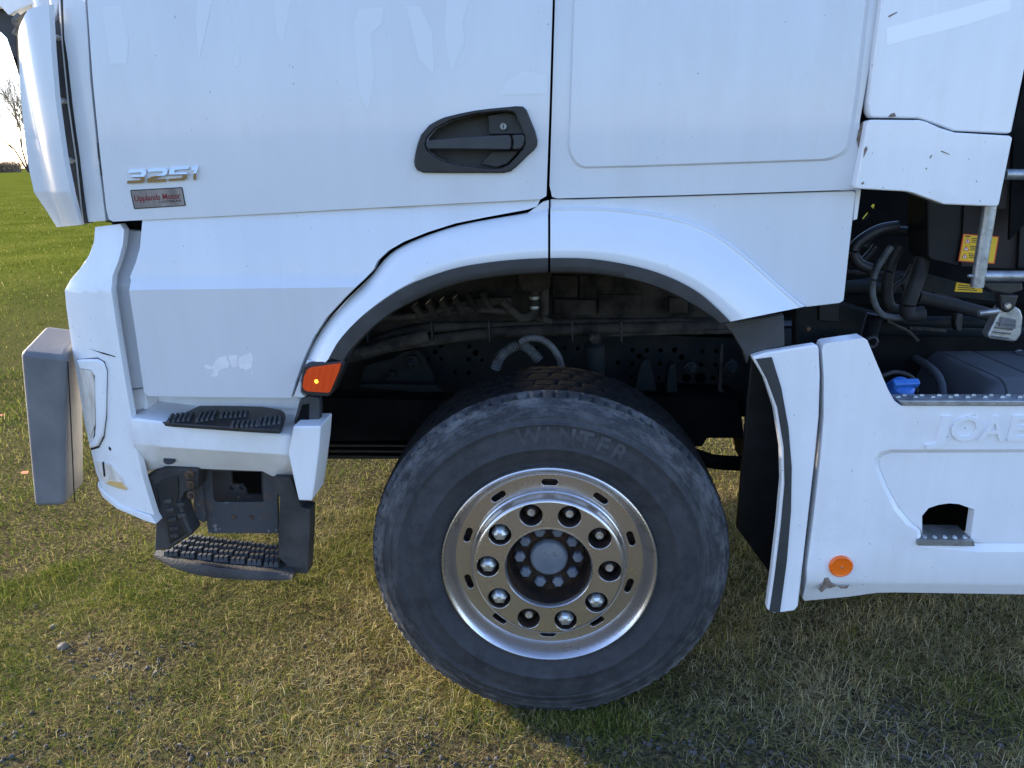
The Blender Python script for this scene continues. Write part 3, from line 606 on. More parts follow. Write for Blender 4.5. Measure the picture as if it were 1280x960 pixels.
slab('fog_lamp_amber', [(132, 604), (136, 601), (152, 603), (158, 612.5), (150, 611)], lambda x, z: g_cor(x, z)-.0065, .01, m_amber, fl, bev=.001)
slab('fog_lamp_divider', [(127.5, 578), (129.3, 578.5), (131, 596), (129.5, 596)], lambda x, z: g_cor(x, z)-.0065, .01, m_dark, fl, bev=.001)
slab('scratch', [(136, 558), (139, 561), (138, 564), (135.5, 561)], lambda x, z: g_cor(x, z)-.001, .001, m_ink, corner, bev=0)
slab('scratch', [(112, 436), (130, 441), (144, 445.5), (144, 446.5), (128, 442.3)], lambda x, z: g_cor(x, z)-.001, .001, m_ink, corner, bev=0)
# grey bumper guard at the front
Yg = -.03
A_, B_, C_, D_ = P(24, 440, Yg), P(81, 446, Yg), P(81, 633, Yg), P(42, 634, Yg)
gv = []
for dy in (0, .15):
    for q in (A_, B_, C_, D_): gv.append((q.x+((-.02 if q in (A_, D_) else -.035) if dy else 0), q.y+dy, q.z+(.04 if dy and q in (A_, B_) else 0)))
gd = mesh('bumper_guard', gv, [[3, 2, 1, 0], [4, 5, 6, 7], [0, 1, 5, 4], [1, 2, 6, 5], [2, 3, 7, 6], [3, 0, 4, 7]], m_guard, T, bev=.014, seg=3)
q = P(116, 520, .1); box('front_bumper', (q.x+.06, .16, .62), (q.x+.16, 2.40, 1.40), m_plas, T, bev=.03)
lw = [P(a+1.5, b, g_cor) for a, b in ((119, 286), (117, 303), (111, 320), (100, 336), (88, 350), (82, 363), (84, 385), (89, 420), (93, 447), (99, 480), (107, 530), (114, 560), (121, 590), (128, 608))]
loft('bumper_return', [[v+Vector((dx, dy, 0)) for v in lw] for dx, dy in ((0, .004), (-.01, .06), (-.03, .16), (-.05, .45))], m_plas, T, ang=60)
box('cab_front', (P(60, 240, .1).x-.02, .17, 1.66), (P(60, 240, .1).x+.1, 2.33, 3.2), m_paint, T, bev=.05)
box('under_tray', (q.x+.17, .5, .45), (q.x+.22, 2.1, 1.0), m_black2, T)
tube('guard_seam', [P(83, 452, Yg+.02)+Vector((.004, 0, 0)), P(87, 520, Yg+.03)+Vector((.003, 0, 0)), P(95, 628, Yg+.04)+Vector((-.004, 0, 0))], .0016, m_ink, gd, seg=5)
# ---------------- front step housing
zs_ = P(260, 534, -.012).z
bk = [PZ(x, y, zs_) for x, y in ((160, 491), (182, 493), (270, 498), (372, 499))]
zb_ = bk[1].z
def row(pts, Y): return [P(a, b, Y) for a, b in pts]
xs_ = [162, 200, 240, 280, 320, 352, 364]
def interp(pts, x):
    for (a, b), (c, d) in zip(pts, pts[1:]):
        if a <= x <= c: return b+(d-b)*(x-a)/(c-a)
    return pts[0][1] if x < pts[0][0] else pts[-1][1]
top_e = [(162, 522), (260, 533), (358, 543), (368, 543)]; mid_e = [(166, 553), (200, 556), (358, 566), (370, 567)]; bot_e = [(174, 591), (205, 584), (240, 585.5), (328, 589), (339, 595), (367, 597)]
xt, xm, xb = [162, 182, 205, 230, 260, 290, 320, 345, 364], [167, 186, 206, 231, 260, 290, 320, 345, 366], [174, 190, 205, 231, 260, 290, 328, 340, 367]
rT = [P(x, interp(top_e, x), -.012) for x in xt]
rB = [Vector((rT[i].x+.0, .13, rT[i].z+.004)) for i in range(len(xt))]
rC = [Vector((v.x, .145, v.z+.06)) for v in rB]
rM = [P(x, interp(mid_e, x), -.020) for x in xm]; rL = [P(x, interp(bot_e, x), .05) for x in xb]; rLi = [v+Vector((0, .06, .01)) for v in rL]
rM2 = [P(x, interp(mid_e, x)+2.5, -.019) for x in xm]; rT2 = [P(x, interp(top_e, x)+3, -.016) for x in xt]
step = loft('step_housing', [rC, rB, rT, rT2, rM, rM2, rL, rLi], m_stepw, T, ang=25, flip=True)
sol = step.modifiers.new('solid', 'SOLIDIFY'); sol.thickness = .006; sol.offset = -1
slab('step_end', [(157, 488), (180, 485), (183, 494), (184, 518), (163, 522)], .06, .06, m_stepw, T, bev=.004)
slab('step_back_wall', [(178, 484), (372, 494), (376, 512), (180, 512)], .125, .02, m_stepw, T, bev=.003)
slab('step_horn', [(366, 533), (401, 532.5), (399, 560), (394, 600), (390, 626.5), (373, 626), (367, 600), (360, 567)], -.034, .11, m_stepw, T, bev=.005, xs=[P(376, 580, -.034).x])
pl = P(212, 575, .018); 
bm = bmesh.new(); bmesh.ops.create_cone(bm, cap_ends=True, segments=20, radius1=.0165, radius2=.0165, depth=.006, matrix=Matrix.Rotation(R(90), 4, 'X')); bmesh.ops.rotate(bm, verts=bm.verts, matrix=Matrix.Rotation(R(-22), 3, 'X'))
for v in bm.verts: v.co = Vector((v.co.x, v.co.y, v.co.z*.72)) + pl
bmobj('tow_hole', bm, m_ink, step)
# tread pad on top of the step
zt_ = zs_+.004
pad_o = [(197, 526), (222, 512), (240, 509.5), (330, 512), (352, 516), (358, 521), (352, 542), (300, 539), (215, 533), (197, 531)]
def padmesh(name, pts, z0, h, m, par, bev=.003):
    lp = [PZ(a, b, z0) for a, b in pts]; n = len(lp)
    v = [(q.x, q.y, z0) for q in lp]+[(q.x, q.y, z0+h) for q in lp]
    return mesh(name, v, [list(range(n))[::-1], list(range(n, 2*n))]+[[i, (i+1) % n, (i+1) % n+n, i+n] for i in range(n)], m, par, bev=bev)
pad = padmesh('tread_pad', [(q[0], q[1]+1) for q in rounded(pad_o, 4)], zt_, .012, m_black, step)
def studs(name, cells, z0, h, m, par):
    v, f = [], []
    for q, sx, sy in cells:
        i = len(v)
        for (dx, dy, dz) in ((-1, -1, 0), (1, -1, 0), (1, 1, 0), (-1, 1, 0), (-.6, -.6, 1), (.6, -.6, 1), (.6, .6, 1), (-.6, .6, 1)): v.append((q.x+dx*sx, q.y+dy*sy, z0+dz*h))
        f += [[i+k for k in w] for w in ((4, 5, 6, 7), (0, 1, 5, 4), (1, 2, 6, 5), (2, 3, 7, 6), (3, 0, 4, 7))]
    return mesh(name, v, f, m, par, smooth=False)
cells = []
for k, (cx, cy, n_, m2) in enumerate([(226, 523, 5, 4), (259, 521, 4, 5), (293, 519, 6, 3), (307, 531, 6, 3), (338, 527, 5, 4)]):
    ang = R([60, 75, 35, 40, 60][k]); c0 = PZ(cx, cy, zt_+.012)
    for i in range(n_):
        for j in range(m2):
            u, w = (i-(n_-1)/2)*.0125, (j-(m2-1)/2)*.0125; cells.append((Vector((c0.x+u*math.cos(ang*.3)-w*.35, c0.y+u*math.sin(ang*.3)+w*1.3, 0)), .0046, .0052))
o = studs('tread_studs', cells, zt_+.012, .008, m_trim, step); o['kind'] = 'stuff'
# step lower assembly
k4 = lambda pts: [(160+a/3.69, 480+b/3.69) for a, b in pts]
leg = slab('step_leg', k4([(58, 440), (165, 386), (322, 392), (322, 485), (262, 505), (245, 535), (258, 600), (276, 650), (300, 692), (185, 768), (118, 772), (122, 650), (97, 560)]), .03, .06, m_step, T, bev=.008, seg=2)
slab('leg_recess', k4([(125, 470), (165, 440), (230, 425), (235, 500), (225, 560), (250, 640), (272, 690), (190, 740), (175, 640), (140, 540)]), .026, .01, m_black, leg, bev=.004)
for a, b in ((175, 545), (185, 585), (195, 630), (205, 670), (205, 705), (235, 560), (240, 610)):
    slab('leg_rib', k4([(a-16, b-8), (a+22, b-14), (a+26, b+4), (a-10, b+10)]), .020, .01, m_step, leg, bev=.003)
for a, b in ((281, 418), (288, 463), (292, 512)):
    q = P(160+a/3.69, 480+b/3.69, .024); lathe('bolt', [(0, -.012), (.006, -.012), (.007, -.003), (.0125, -.002), (.0125, .006)], q, m_bolt, leg, seg=6 if a == 288 else 20)
slab('step_bracket', k4([(305, 390), (335, 392), (350, 580), (360, 600), (355, 640), (310, 625), (300, 560)]), .085, .03, m_rust, T, bev=.003)
boxp = slab('tow_box', k4([(335, 385), (655, 390), (690, 440), (692, 690), (370, 690), (352, 570)]), .10, .012, m_rust, T, holes=[rounded(k4([(385, 402), (622, 405), (624, 545), (405, 545), (392, 530)]), 2)], bev=.002)
slab('inner_plate', k4([(370, 380), (640, 385), (640, 560), (380, 560)]), .20, .01, m_rust, boxp, holes=[k4([(475, 395), (615, 398), (617, 512), (550, 510), (540, 480), (525, 465), (480, 460)])], bev=0)
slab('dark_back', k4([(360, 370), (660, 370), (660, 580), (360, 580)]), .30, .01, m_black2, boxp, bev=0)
for a, b in ((487, 615), (570, 615), (475, 481), (521, 481)):
    q = P(160+a/3.69, 480+b/3.69, .098 if b > 600 else .198); lathe('plate_hole', [(0, -.002), (.0045, -.002), (.0075, .001)], q, m_ink if b < 600 else m_bolt, boxp, seg=12)
slab('step_side_post', k4([(672, 430), (750, 432), (790, 545), (800, 570), (840, 578), (838, 700), (828, 875), (770, 872), (695, 800), (692, 700), (700, 520), (680, 500)]), .02, .05, m_step, T, bev=.008, xs=[P(160+715/3.69, 660, .02).x])
# lower tread
z2 = P(270, 712, .0).z
tr_o = k4([(122, 782), (180, 768), (300, 696), (500, 722), (692, 745), (695, 800), (765, 850), (768, 880), (745, 868), (620, 862), (420, 848), (300, 828), (200, 805)])
lowstep = padmesh('lower_step', tr_o, z2, -.012, m_step, T, bev=.003)
fr = [(122, 778), (200, 806), (300, 829), (420, 848), (520, 857), (620, 863), (745, 868), (762, 884)]; fb = [(120, 800), (198, 845), (300, 878), (420, 896), (520, 903), (620, 907), (730, 906), (760, 900)]
fr = k4(fr); fb = k4(fb)
rt_ = [PZ(a, b, z2+.002) for a, b in fr]
lo_ = [P(fb[i][0], fb[i][1], rt_[i].y-.006) for i in range(len(fb))]
loft('step_lip', [[v+Vector((0, .02, .001)) for v in rt_], rt_, [a.lerp(b, .5)+Vector((0, -.004, 0)) for a, b in zip(rt_, lo_)], lo_, [v+Vector((0, .03, .004)) for v in lo_]], m_step, lowstep, ang=50, flip=True)
cells = []
for r_ in range(4):
    for c_ in range(7):
        t = (c_+.5)/7; s_ = (r_+.4)/4
        a = Vector((150+555*t+8*r_, 795+60*t))*1.0; b = Vector((305+380*t, 705+45*t)); q = Vector((a.x*(1-s_)+b.x*s_, (a.y*(1-s_)+b.y*s_)))
        if q.x < 190 and q.y > 780: continue
        cells.append((q, r_, c_))
for q, r_, c_ in cells:
    w3 = PZ(160+q.x/3.69, 480+q.y/3.69, z2); stx = .026
    studs('tread_block', [(w3+Vector((k*.0145-.0145, 0, 0)), .0078, .010) for k in range(3)], z2-.001, .017, m_trim, lowstep)
# ---------------- indicator lamp
ind = slab('indicator_housing', [(378, 459), (384, 455), (427, 450), (432, 452), (430, 460), (417, 490), (411, 496), (382, 494), (376, 487), (376, 476)], -.036, .05, m_black, T, bev=.005, seg=3)
slab('indicator_lens', [(386, 460), (426, 454), (424, 463), (412, 491), (382, 489), (378, 484), (380, 470)], -.046, .02, m_orange, ind, r=3, bev=.005, seg=3)
q = P(395.5, 477, -.047); lathe('indicator_bulb', [(0, -.0012), (.0035, -.0008), (.0055, .001)], q, m_bulb, ind, seg=16)
for i in range(5):
    slab('lens_rib', [(383+i*8.2, 462.5-i*1.2), (384+i*8.2, 462.5-i*1.2), (381.5+i*7.2, 488+i*.3), (380.8+i*7.2, 488+i*.3)], -.0475, .002, m_orange, ind, bev=0)
slab('indicator_bracket', [(374, 500), (384, 495), (399, 497), (400, 510), (399, 531), (366, 531)], .02, .03, m_trim, T, bev=.006)
slab('bracket_hollow', [(378, 506), (386, 505), (386, 530), (370, 529)], .018, .01, m_black2, T, bev=0)
# ---------------- wheel arch: front half
wi = cr([Vector((x, y, 0)) for x, y in ((396, 452), (412, 447), (425, 425), (446, 402), (470, 382), (500, 362), (530, 348), (570, 335), (610, 328), (650, 324), (685, 322.5))][1:], 44)
wo = cr([Vector((x, y, 0)) for x, y in [(367, 496), (372, 480), (383, 449), (394, 425), (411, 399), (433, 375), (455, 354), (469, 339), (477, 328), (490, 315.5), (508, 305), (537, 293), (572, 282), (612, 274), (660, 266), (685, 261)]], 44)
ki = cr([Vector((x, y, 0)) for x, y in ((430, 452), (440, 437), (470, 407), (500, 386), (540, 366), (580, 353), (620, 346), (650, 343), (685, 341))], 44)
def arch(name, Acv, Bcv, prof, m, par, **k):
    rows = [[P(*(a*(1-t)+b*t).to_2d(), Y_) for a, b in zip(Acv, Bcv)] for t, Y_ in prof]
    return rows
FP = [(0, .06), (0, .030), (.025, .022), (.08, .010), (.2, -.006), (.45, -.022), (.75, -.032), (.95, -.036), (1, -.033)]
rows = arch('f', wo, wi, FP, m_paint, T)
ff = loft('front_fender', rows, m_fend, T, ang=50)
TPf = [(0, -.030), (.04, -.038), (.5, -.037), (.9, -.035), (1, -.028)]
rows = arch('t', wi, ki, TPf, m_trim, T); rows.append([v+Vector((0, .06, 0)) for v in rows[-1]])
loft('fender_trim', rows, m_trim, ff, ang=50)
# tip of the fender between lower panel and lamp
slab('fender_foot', [(367, 496), (373, 479), (384, 450), (396, 452), (412, 449), (384, 458), (378, 470), (376, 490), (381, 497)], -.012, .02, m_paint, ff, bev=.002)
# top ledge of the front fender up to the door line
slab('fender_ledge', [(612, 276), (660, 266), (672, 257), (679, 252), (686, 250), (686, 268), (640, 276)], .028, .02, m_paint, ff, bev=.002)
# ---------------- wheel arch: rear half
wo2 = cr([Vector((x, y, 0)) for x, y in ((688, 259), (730, 258), (775, 260), (820, 266), (862, 276), (900, 294), (935, 320), (965, 347), (990, 369), (1007, 383))], 44)
wi2 = cr([Vector((x, y, 0)) for x, y in ((688, 322.5), (730, 323), (770, 328), (810, 337), (845, 350), (875, 367), (897, 386), (913, 402))], 44)
ki2 = cr([Vector((x, y, 0)) for x, y in ((688, 341), (730, 341.5), (770, 346), (810, 356), (845, 370), (875, 387), (890, 397), (899, 404))], 44)
FP2 = [(0, .036), (.012, .028), (.03, .014), (.05, .011), (.085, .012), (.14, .006), (.25, -.008), (.5, -.024), (.8, -.034), (.96, -.036), (1, -.033)]
rows = arch('f', wo2, wi2, FP2, m_paint, T)
rf = loft('rear_fender', rows, m_fend, T, ang=50)
# closing lower edge of the rear fender
edge = [r_[-1] for r_ in rows]; loft('fender_edge', [edge, [v+Vector((-.004, .03, -.004)) for v in edge]], m_plas, rf, flip=True)
rows = arch('t', wi2, ki2, TPf, m_trim, T); rows.append([v+Vector((0, .06, 0)) for v in rows[-1]])
loft('fender_trim', rows, m_trim, rf, ang=50)
cs = slab('corner_side_panel', [(688, 249), (720, 249), (850, 245.3), (1066, 238.4), (1070, 241), (1062, 310), (1055, 376), (1050, 379), (1008, 384), (990, 370), (965, 348), (935, 321), (900, 295), (862, 277), (820, 267), (775, 261), (730, 259), (688, 260)], .034, .03, m_paint, T, bev=.003)
# lining inside the arch
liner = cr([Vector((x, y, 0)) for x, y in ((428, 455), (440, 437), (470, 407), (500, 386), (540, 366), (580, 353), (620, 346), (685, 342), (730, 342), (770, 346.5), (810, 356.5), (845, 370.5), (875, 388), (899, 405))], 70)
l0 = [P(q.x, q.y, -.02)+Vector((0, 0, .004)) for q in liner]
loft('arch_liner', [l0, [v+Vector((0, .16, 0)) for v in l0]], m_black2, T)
# rubber flap and rear mudguard
slab('mud_flap', [(903, 404), (920, 401), (980, 393), (981, 433), (960, 437), (938, 445), (934, 456), (928, 438), (916, 418)], lambda x, z: .0+.25*max(0, P(940, 420, 0).x+.04-x)**2*20, .02, m_trim, T, bev=.004)
g_mud = lambda x, z: -.012+.10*max(0, x-P(985, 600, 0).x)**1.2*0+.05*(z-.9)*0
mud = slab('mudguard', [(939.5, 446), (960, 440), (1020, 430.5), (1024, 434), (1025.5, 470), (1024, 520), (1017, 590), (1009, 660), (998, 758), (994, 763), (966, 766.5), (958.5, 762), (965, 715), (972, 655), (977, 600), (976, 560), (968, 510), (955, 472)], -.02, .028, m_plas, T, bev=.006, seg=3)
slab('mudguard_stripe', [(945, 449), (965, 446.5), (977, 485), (986, 535), (990, 585), (989, 640), (984, 700), (975, 766.5), (962, 765), (968, 725), (976, 660), (981, 605), (980, 560), (972, 510), (959, 475)], -.0235, .006, m_trim, mud, bev=.0015)
slab('inner_flap', [(940, 440), (960, 440), (985, 560), (990, 700), (975, 735), (950, 700), (921, 660), (926, 600), (934, 500)], .30, .02, m_black, T, bev=.004)
loft('mudguard_inner', [[P(a, b, Y_) for a, b in ((941, 447), (956, 474), (969, 512), (977, 560), (978, 600), (973, 655), (966, 715), (960, 760))] for Y_ in (.045, .30)], m_black2, T)
# ---------------- side skirt
rec = [(1112, 562), (1700, 561), (1700, 690), (1222, 690), (1150, 684), (1146, 664), (1132, 655), (1117, 637), (1104, 611), (1094, 586), (1093, 573), (1100, 565)]
rec2 = [(1115, 566), (1414, 565), (1414, 679), (1222, 679), (1152, 676), (1150, 662), (1137, 651), (1122, 633), (1109, 608), (1099, 584), (1098, 575), (1104, 569)]
hole = [(1150, 644), (1159, 634), (1172, 630), (1187, 627.5), (1200, 629), (1222, 637), (1216, 684), (1147, 682)]
zk = P(1150, 727, -.02).z
g_sk = lambda x, z: -.02+.020*max(0, (zk-z)/.04)**1.0
hole_r = [(x, y) for x, y in hole]
skirt = slab('side_skirt', [(1028, 436), (1030, 431), (1034, 429), (1080, 422.5), (1084, 425), (1096, 454), (1110, 487), (1118, 501), (1126, 507), (1700, 509), (1700, 744), (1285, 743), (1120, 740.5), (1095, 741), (1060, 746), (1006, 751), (1003, 748), (1009, 710), (1018, 640), (1026, 570), (1030, 520), (1030, 470)], g_sk, .05, m_plas, T, holes=[rec], zs=[zk, zk-.015], bev=.005, seg=3)
loft('recess_edge', [[P(a, b, Y_) for a, b in lp+lp[:1]] for lp, Y_ in ((rec, -.02), (rec2, -.0085))], m_plas, skirt, ang=70)
slab('recess_panel', rec2, -.0085, .03, m_plas, skirt, holes=[[(x, y) for x, y in ((1153, 645), (1161, 635.5), (1173, 631.5), (1187, 629.5), (1199, 630.5), (1218, 637.5), (1213, 674), (1153.5, 673))]], bev=.002)
loft('hole_wall', [[P(a, b, Y_) for a, b in ((1153, 645), (1161, 635.5), (1173, 631.5), (1187, 629.5), (1199, 630.5), (1218, 637.5), (1213, 674), (1153.5, 673), (1153, 645))] for Y_ in (-.009, .06)], m_plas, skirt, ang=50)
sp = slab('foothold_plate', [(1147, 675), (1218, 676), (1219, 683), (1147, 682)], -.028, .09, m_galv, skirt, bev=.002)
for i in range(5):
    q = PZ(1158+i*12.5, 674.5, P(1180, 676, -.028).z+.0005); lathe('plate_stud', [(.002, .0), (.0045, .004), (.0065, .0)], (q.x, -.012, P(1180, 675.5, -.028).z), m_galv, skirt, seg=10, axis='Z')
rs = slab('step_rail', [(1123, 500.5), (1700, 502), (1700, 509), (1130, 507.5)], -.026, .055, m_galv, skirt, bev=.003)
zr = P(1200, 501, -.026).z
cells = [(Vector((P(1128+i*11, 501, -.026).x, .0+.014*(i % 2), 0)), .007, .003) for i in range(27)]
o = studs('rail_teeth', cells, zr-.001, .006, m_galv, skirt); o['kind'] = 'stuff'
xr = 1157
for ch, a, b in (('J', 1157, 1181), ('O', 1185, 1222), ('A', 1221, 1254), ('B', 1258, 1290)):
    text_on('embossed_letter', ch, (a, 549.5), (b, 550), 30, -.0195, .006, m_plas, skirt, bold=.012, shear=.08)
q = P(1050.5, 707, -.02); rl = lathe('side_reflector', [(0, -.0105), (.004, -.010), (.0045, -.008), (.024, -.0075), (.0275, -.009), (.0305, -.007), (.031, .002)], q, m_reflect, skirt, seg=40)
lathe('reflector_screw', [(0, -.0118), (.0025, -.0112), (.003, -.009)], q, m_galv, skirt, seg=12)
k9 = lambda pts: [(920+a/2.525, 400+b/2.525) for a, b in pts]
for pts in ([(258, 850), (275, 835), (278, 815), (292, 812), (300, 828), (318, 840), (300, 846), (285, 848), (270, 860)], [(320, 838), (340, 842), (358, 836), (350, 848), (330, 848)]):
    slab('paint_chip', k9(pts), -.0206, .001, m_chip, skirt, bev=0)
# ---------------- air deflectors behind the cab
k10 = lambda pts: [(1000+a*.29167, b*.29167) for a, b in pts]
ad = slab('air_deflector', [(1112, -140), (1107, -40), (1102, 0), (1094, 60), (1086, 128), (1086, 140), (1090, 147), (1148, 148), (1156, 150), (1178, 158), (1192, 163.5), (1262, 167), (1265, 164), (1279, 96), (1300, -10), (1320, -140)], .0, .035, m_plas, T, bev=.005, seg=3)
al = slab('air_deflector_lower', [(1085, 151), (1090, 149.5), (1150, 150), (1158, 152), (1176, 160), (1194, 165.5), (1262, 169.5), (1266, 172), (1249, 256), (1245, 258.5), (1180, 255.5), (1140, 241), (1132, 239.5), (1072, 236), (1070, 233)], -.006, .035, m_plas, T, bev=.005, seg=3)
m_decal2 = mat('cleaner_plastic', (.93, .93, .93), .3, coat=.3)
slab('decal_ghost', k10([(372, 120), (900, -20), (902, 45), (700, 110), (372, 195)]), -.0006, .0006, m_decal2, ad, bev=0)
slab('broken_edge', k10([(250, 560), (268, 528), (276, 520), (272, 560), (262, 640), (250, 630), (243, 600)]), .02, .01, m_chip, T, bev=0)
for par, Y_, pts in ((ad, -.0008, [(378, 500), (390, 487), (405, 483), (412, 498), (395, 502)]), (al, -.0068, [(275, 640), (285, 625), (290, 640), (280, 660), (272, 676)]), (al, -.0068, [(262, 785), (272, 778), (276, 786), (266, 792)]), (al, -.0068, [(538, 722), (543, 718), (545, 724), (540, 727)]), (al, -.0068, [(605, 645), (640, 660), (642, 664), (606, 650)]), (al, -.0068, [(556, 672), (568, 662), (564, 672), (558, 680)]), (ad, -.0008, [(378, 68), (416, 50), (418, 53), (382, 74)])):
    slab('paint_chip', k10(pts), Y_, .0008, m_chip, par, bev=0)
slab('deflector_blackout', [(1078, 60), (1100, 60), (1100, 130), (1150, 132), (1195, 145), (1270, 150), (1262, 190), (1180, 185), (1085, 172), (1074, 200), (1070, 200)], .055, .01, m_black2, T, bev=0)  # black sheet added so no bright sky shows through the joint
slab('cab_rear_strip', k10([(240, 812), (262, 812), (245, 940), (228, 945)]), .045, .02, m_plas, T, bev=.002)

# ================================================================ front wheel
HUB = Vector((0, 0, .49))
wheel = empty('wheel', HUB, T)
prof = [(.292, .03), (.296, .012), (.300, .006), (.303, .0045), (.306, .004), (.318, -.003), (.335, -.010), (.350, -.014), (.352, -.016), (.357, -.016), (.359, -.0145), (.378, -.016), (.398, -.014), (.418, -.0105), (.4195, -.012), (.424, -.0115), (.4255, -.009), (.440, -.005), (.441, -.0062), (.445, -.0055), (.4465, -.003), (.462, .004), (.463, .003), (.467, .0048), (.468, .007), (.480, .014), (.486, .0185), (.4875, .0175), (.4915, .021), (.4925, .025), (.4975, .032), (.5005, .038)]
tread = [(.5005, .038), (.503, .045), (.5045, .072), (.504, .0735), (.492, .075), (.492, .081), (.504, .0825), (.5055, .115), (.505, .1165), (.492, .118), (.492, .126), (.505, .1275), (.506, .155), (.506, .158), (.505, .185), (.492, .187), (.492, .195), (.505, .1965), (.5045, .23), (.492, .232), (.492, .239), (.504, .2405), (.502, .272), (.497, .283), (.48, .30), (.42, .325), (.35, .33), (.29, .30)]
def tmod(p, w, k):
    z = p.z
    if z < -.483: p.z = -.483 - .15*( -.483-z)
    d = max(0, -z-.40)/.1; p.y -= .010*d*d*(1 if p.y < .15 else -1)*min(1, (math.hypot(p.x, p.z)/.4)**2)
    return p
def tmod1(p, w, k):
    if k >= 26:
        a = (w*57.2958) % 4.0
        if a < .9 and k in (27, 28, 29, 30): p *= .984; p.y += .008
        if k >= 27: p *= 1+.0025*(math.sin(w*91)+math.sin(w*211+1))*.35
    return tmod(p, w, k)
lathe('tyre', prof, (0, 0, 0), m_tyre, wheel, seg=360, mod=tmod1, ang=55)
def tmod2(p, w, k):
    if k < 26 and math.hypot(p.x, p.z) > .497 and (w*57.2958+k*.7) % 7.0 < 1.0: p = Vector((p.x*.991, p.y, p.z*.991))
    return tmod(p, w, k)
lathe('tyre_tread', tread, (0, 0, 0), m_tread, wheel, seg=360, mod=tmod2, ang=35)
def curved_text(body, r_, a0, size, step, up_=True):
    V, Fc = [], []
    a = a0
    for ch in body:
        if ch != ' ':
            v, f = text_verts(ch, 1, .5, 0, 1, .035); v = [Vector((q.x*size*1.05, q.y*size, q.z)) for q in v]
            mx = (min(q.x for q in v)+max(q.x for q in v))/2; n = len(V); wv = math.radians(a)
            er, et = Vector((math.cos(wv), 0, math.sin(wv))), Vector((math.sin(wv), 0, -math.cos(wv)))
            for q in v:
                rr = r_+q.y; yy = np.interp(rr, [b[0] for b in prof], [b[1] for b in prof])
                V.append(er*rr+et*(q.x-mx)+Vector((0, yy-.0024*(q.z+.5)+.0004, 0)))
            Fc += [[i+n for i in g] for g in f]
        a -= step
    return V, Fc
for body, r_, a0, size, step in (('WINTER', .372, 97, .060, 7.2), ('HYBRID', .372, 206, .058, 7.6), ('TUBELESS', .43, 262-360, .017, 2.4), ('MADE', .372, 338, .040, 6)):
    if body in ('HYBRID', 'TUBELESS', 'MADE'): continue
    V, Fc = curved_text(body, r_, a0, size, step); mesh('tyre_lettering', V, Fc, m_letter, wheel, smooth=False)
# rim
lip = [(.262, .035), (.267, .031), (.273, .022), (.280, .009), (.286, .000), (.290, -.006), (.294, -.0085), (.2975, -.007), (.299, -.002), (.299, .02)]
rim = lathe('rim', lip, (0, 0, 0), m_chrome, wheel, seg=96, ang=40)
def circ(r_, n, cx=0, cz=0, ph=0): return [(cx+r_*math.cos(2*math.pi*i/n+ph), cz+r_*math.sin(2*math.pi*i/n+ph)) for i in range(n)]
def slot(r_, a, L, w_, n=5):
    out = []; er = Vector((math.cos(a), math.sin(a))); et = Vector((-math.sin(a), math.cos(a)))
    for s_ in (1, -1):
        for i in range(n+1):
            b = math.pi*i/n - math.pi/2; out.append(et*s_*(L/2-w_/2+w_/2*math.cos(b)) + er*s_*(w_/2*math.sin(b)) + er*r_)
    return [(q.x, q.y) for q in out]
slots = [slot(.2385, R(90-1+36*k), .046, .0185) for k in range(10)]
slab3('rim_slot_ring', [circ(.2635, 96), circ(.2185, 96)]+slots, .034, .012, m_chrome, wheel, bev=.0015)
lathe('rim_wall', [(.2185, .036), (.2215, .030), (.2205, .024), (.2175, .021), (.2150, .020), (.2125, .016), (.2100, .002), (.2090, -.004), (.2070, -.009), (.2030, -.0115), (.200, -.0122)], (0, 0, 0), m_chrome, wheel, seg=96, ang=40)
NA = [R(70-36*k) for k in range(10)]
holes = [circ(.0315, 28, .168*math.cos(a), .168*math.sin(a)) for a in NA]
slab3('rim_face', [circ(.2015, 96), circ(.1245, 72)]+holes, -.0122, .010, m_chrome, wheel, bev=.0022, seg=2)
lathe('rim_bore', [(.1265, -.0122), (.1215, -.0128), (.1185, -.009), (.1175, -.003), (.1172, .003)], (0, 0, 0), m_chrome, wheel, seg=72, ang=40)
lathe('wheel_disc', [(.116, .064), (.16, .062), (.25, .064), (.29, .07)], (0, 0, 0), m_hubd, wheel, seg=48)
for a in NA:
    lathe('hole_cup', [(.0318, -.004), (.031, .01), (.029, .055)], (.168*math.cos(a), 0, .168*math.sin(a)), m_hubd, wheel, seg=24)
CAP = [0, 0, 0, 1, 1, 0, 1, 1, 1, 0]
for a, cp in zip(NA, CAP):
    c = Vector((.168*math.cos(a), 0, .168*math.sin(a)))
    if cp: lathe('wheel_nut_cap', [(0, -.018), (.008, -.0175), (.016, -.014), (.0225, -.005), (.0245, .002), (.0245, .04)], c, m_nut, wheel, seg=6, ang=20)
    else:
        lathe('wheel_nut', [(.0115, .016), (.018, .017), (.0225, .021), (.0225, .055)], c, m_hubd, wheel, seg=6, ang=20)
        lathe('wheel_stud', [(0, .006), (.0055, .006), (.006, .003), (.0100, .003), (.0118, .005), (.0122, .03)], c, m_stud, wheel, seg=20, ang=40)
lathe('hub_well', [(.1172, .003), (.1176, .03), (.118, .073)], (0, 0, 0), m_hubd, wheel, seg=72)
hub = lathe('hub', [(0, .058), (.058, .058), (.060, .062), (.100, .062), (.103, .068), (.118, .072)], (0, 0, 0), m_hubd, wheel, seg=48, ang=30)
lathe('hub_cap', [(0, .040), (.043, .0395), (.049, .042), (.0525, .047), (.054, .06)], (0, 0, 0), m_hubg, wheel, seg=48, ang=40)
for k in range(10):
    a = R(72-36*k); lathe('hub_bolt', [(0, .046), (.0115, .046), (.0145, .048), (.0170, .052), (.0170, .066)], (.083*math.cos(a), 0, .083*math.sin(a)), m_hubg, wheel, seg=6, ang=20)

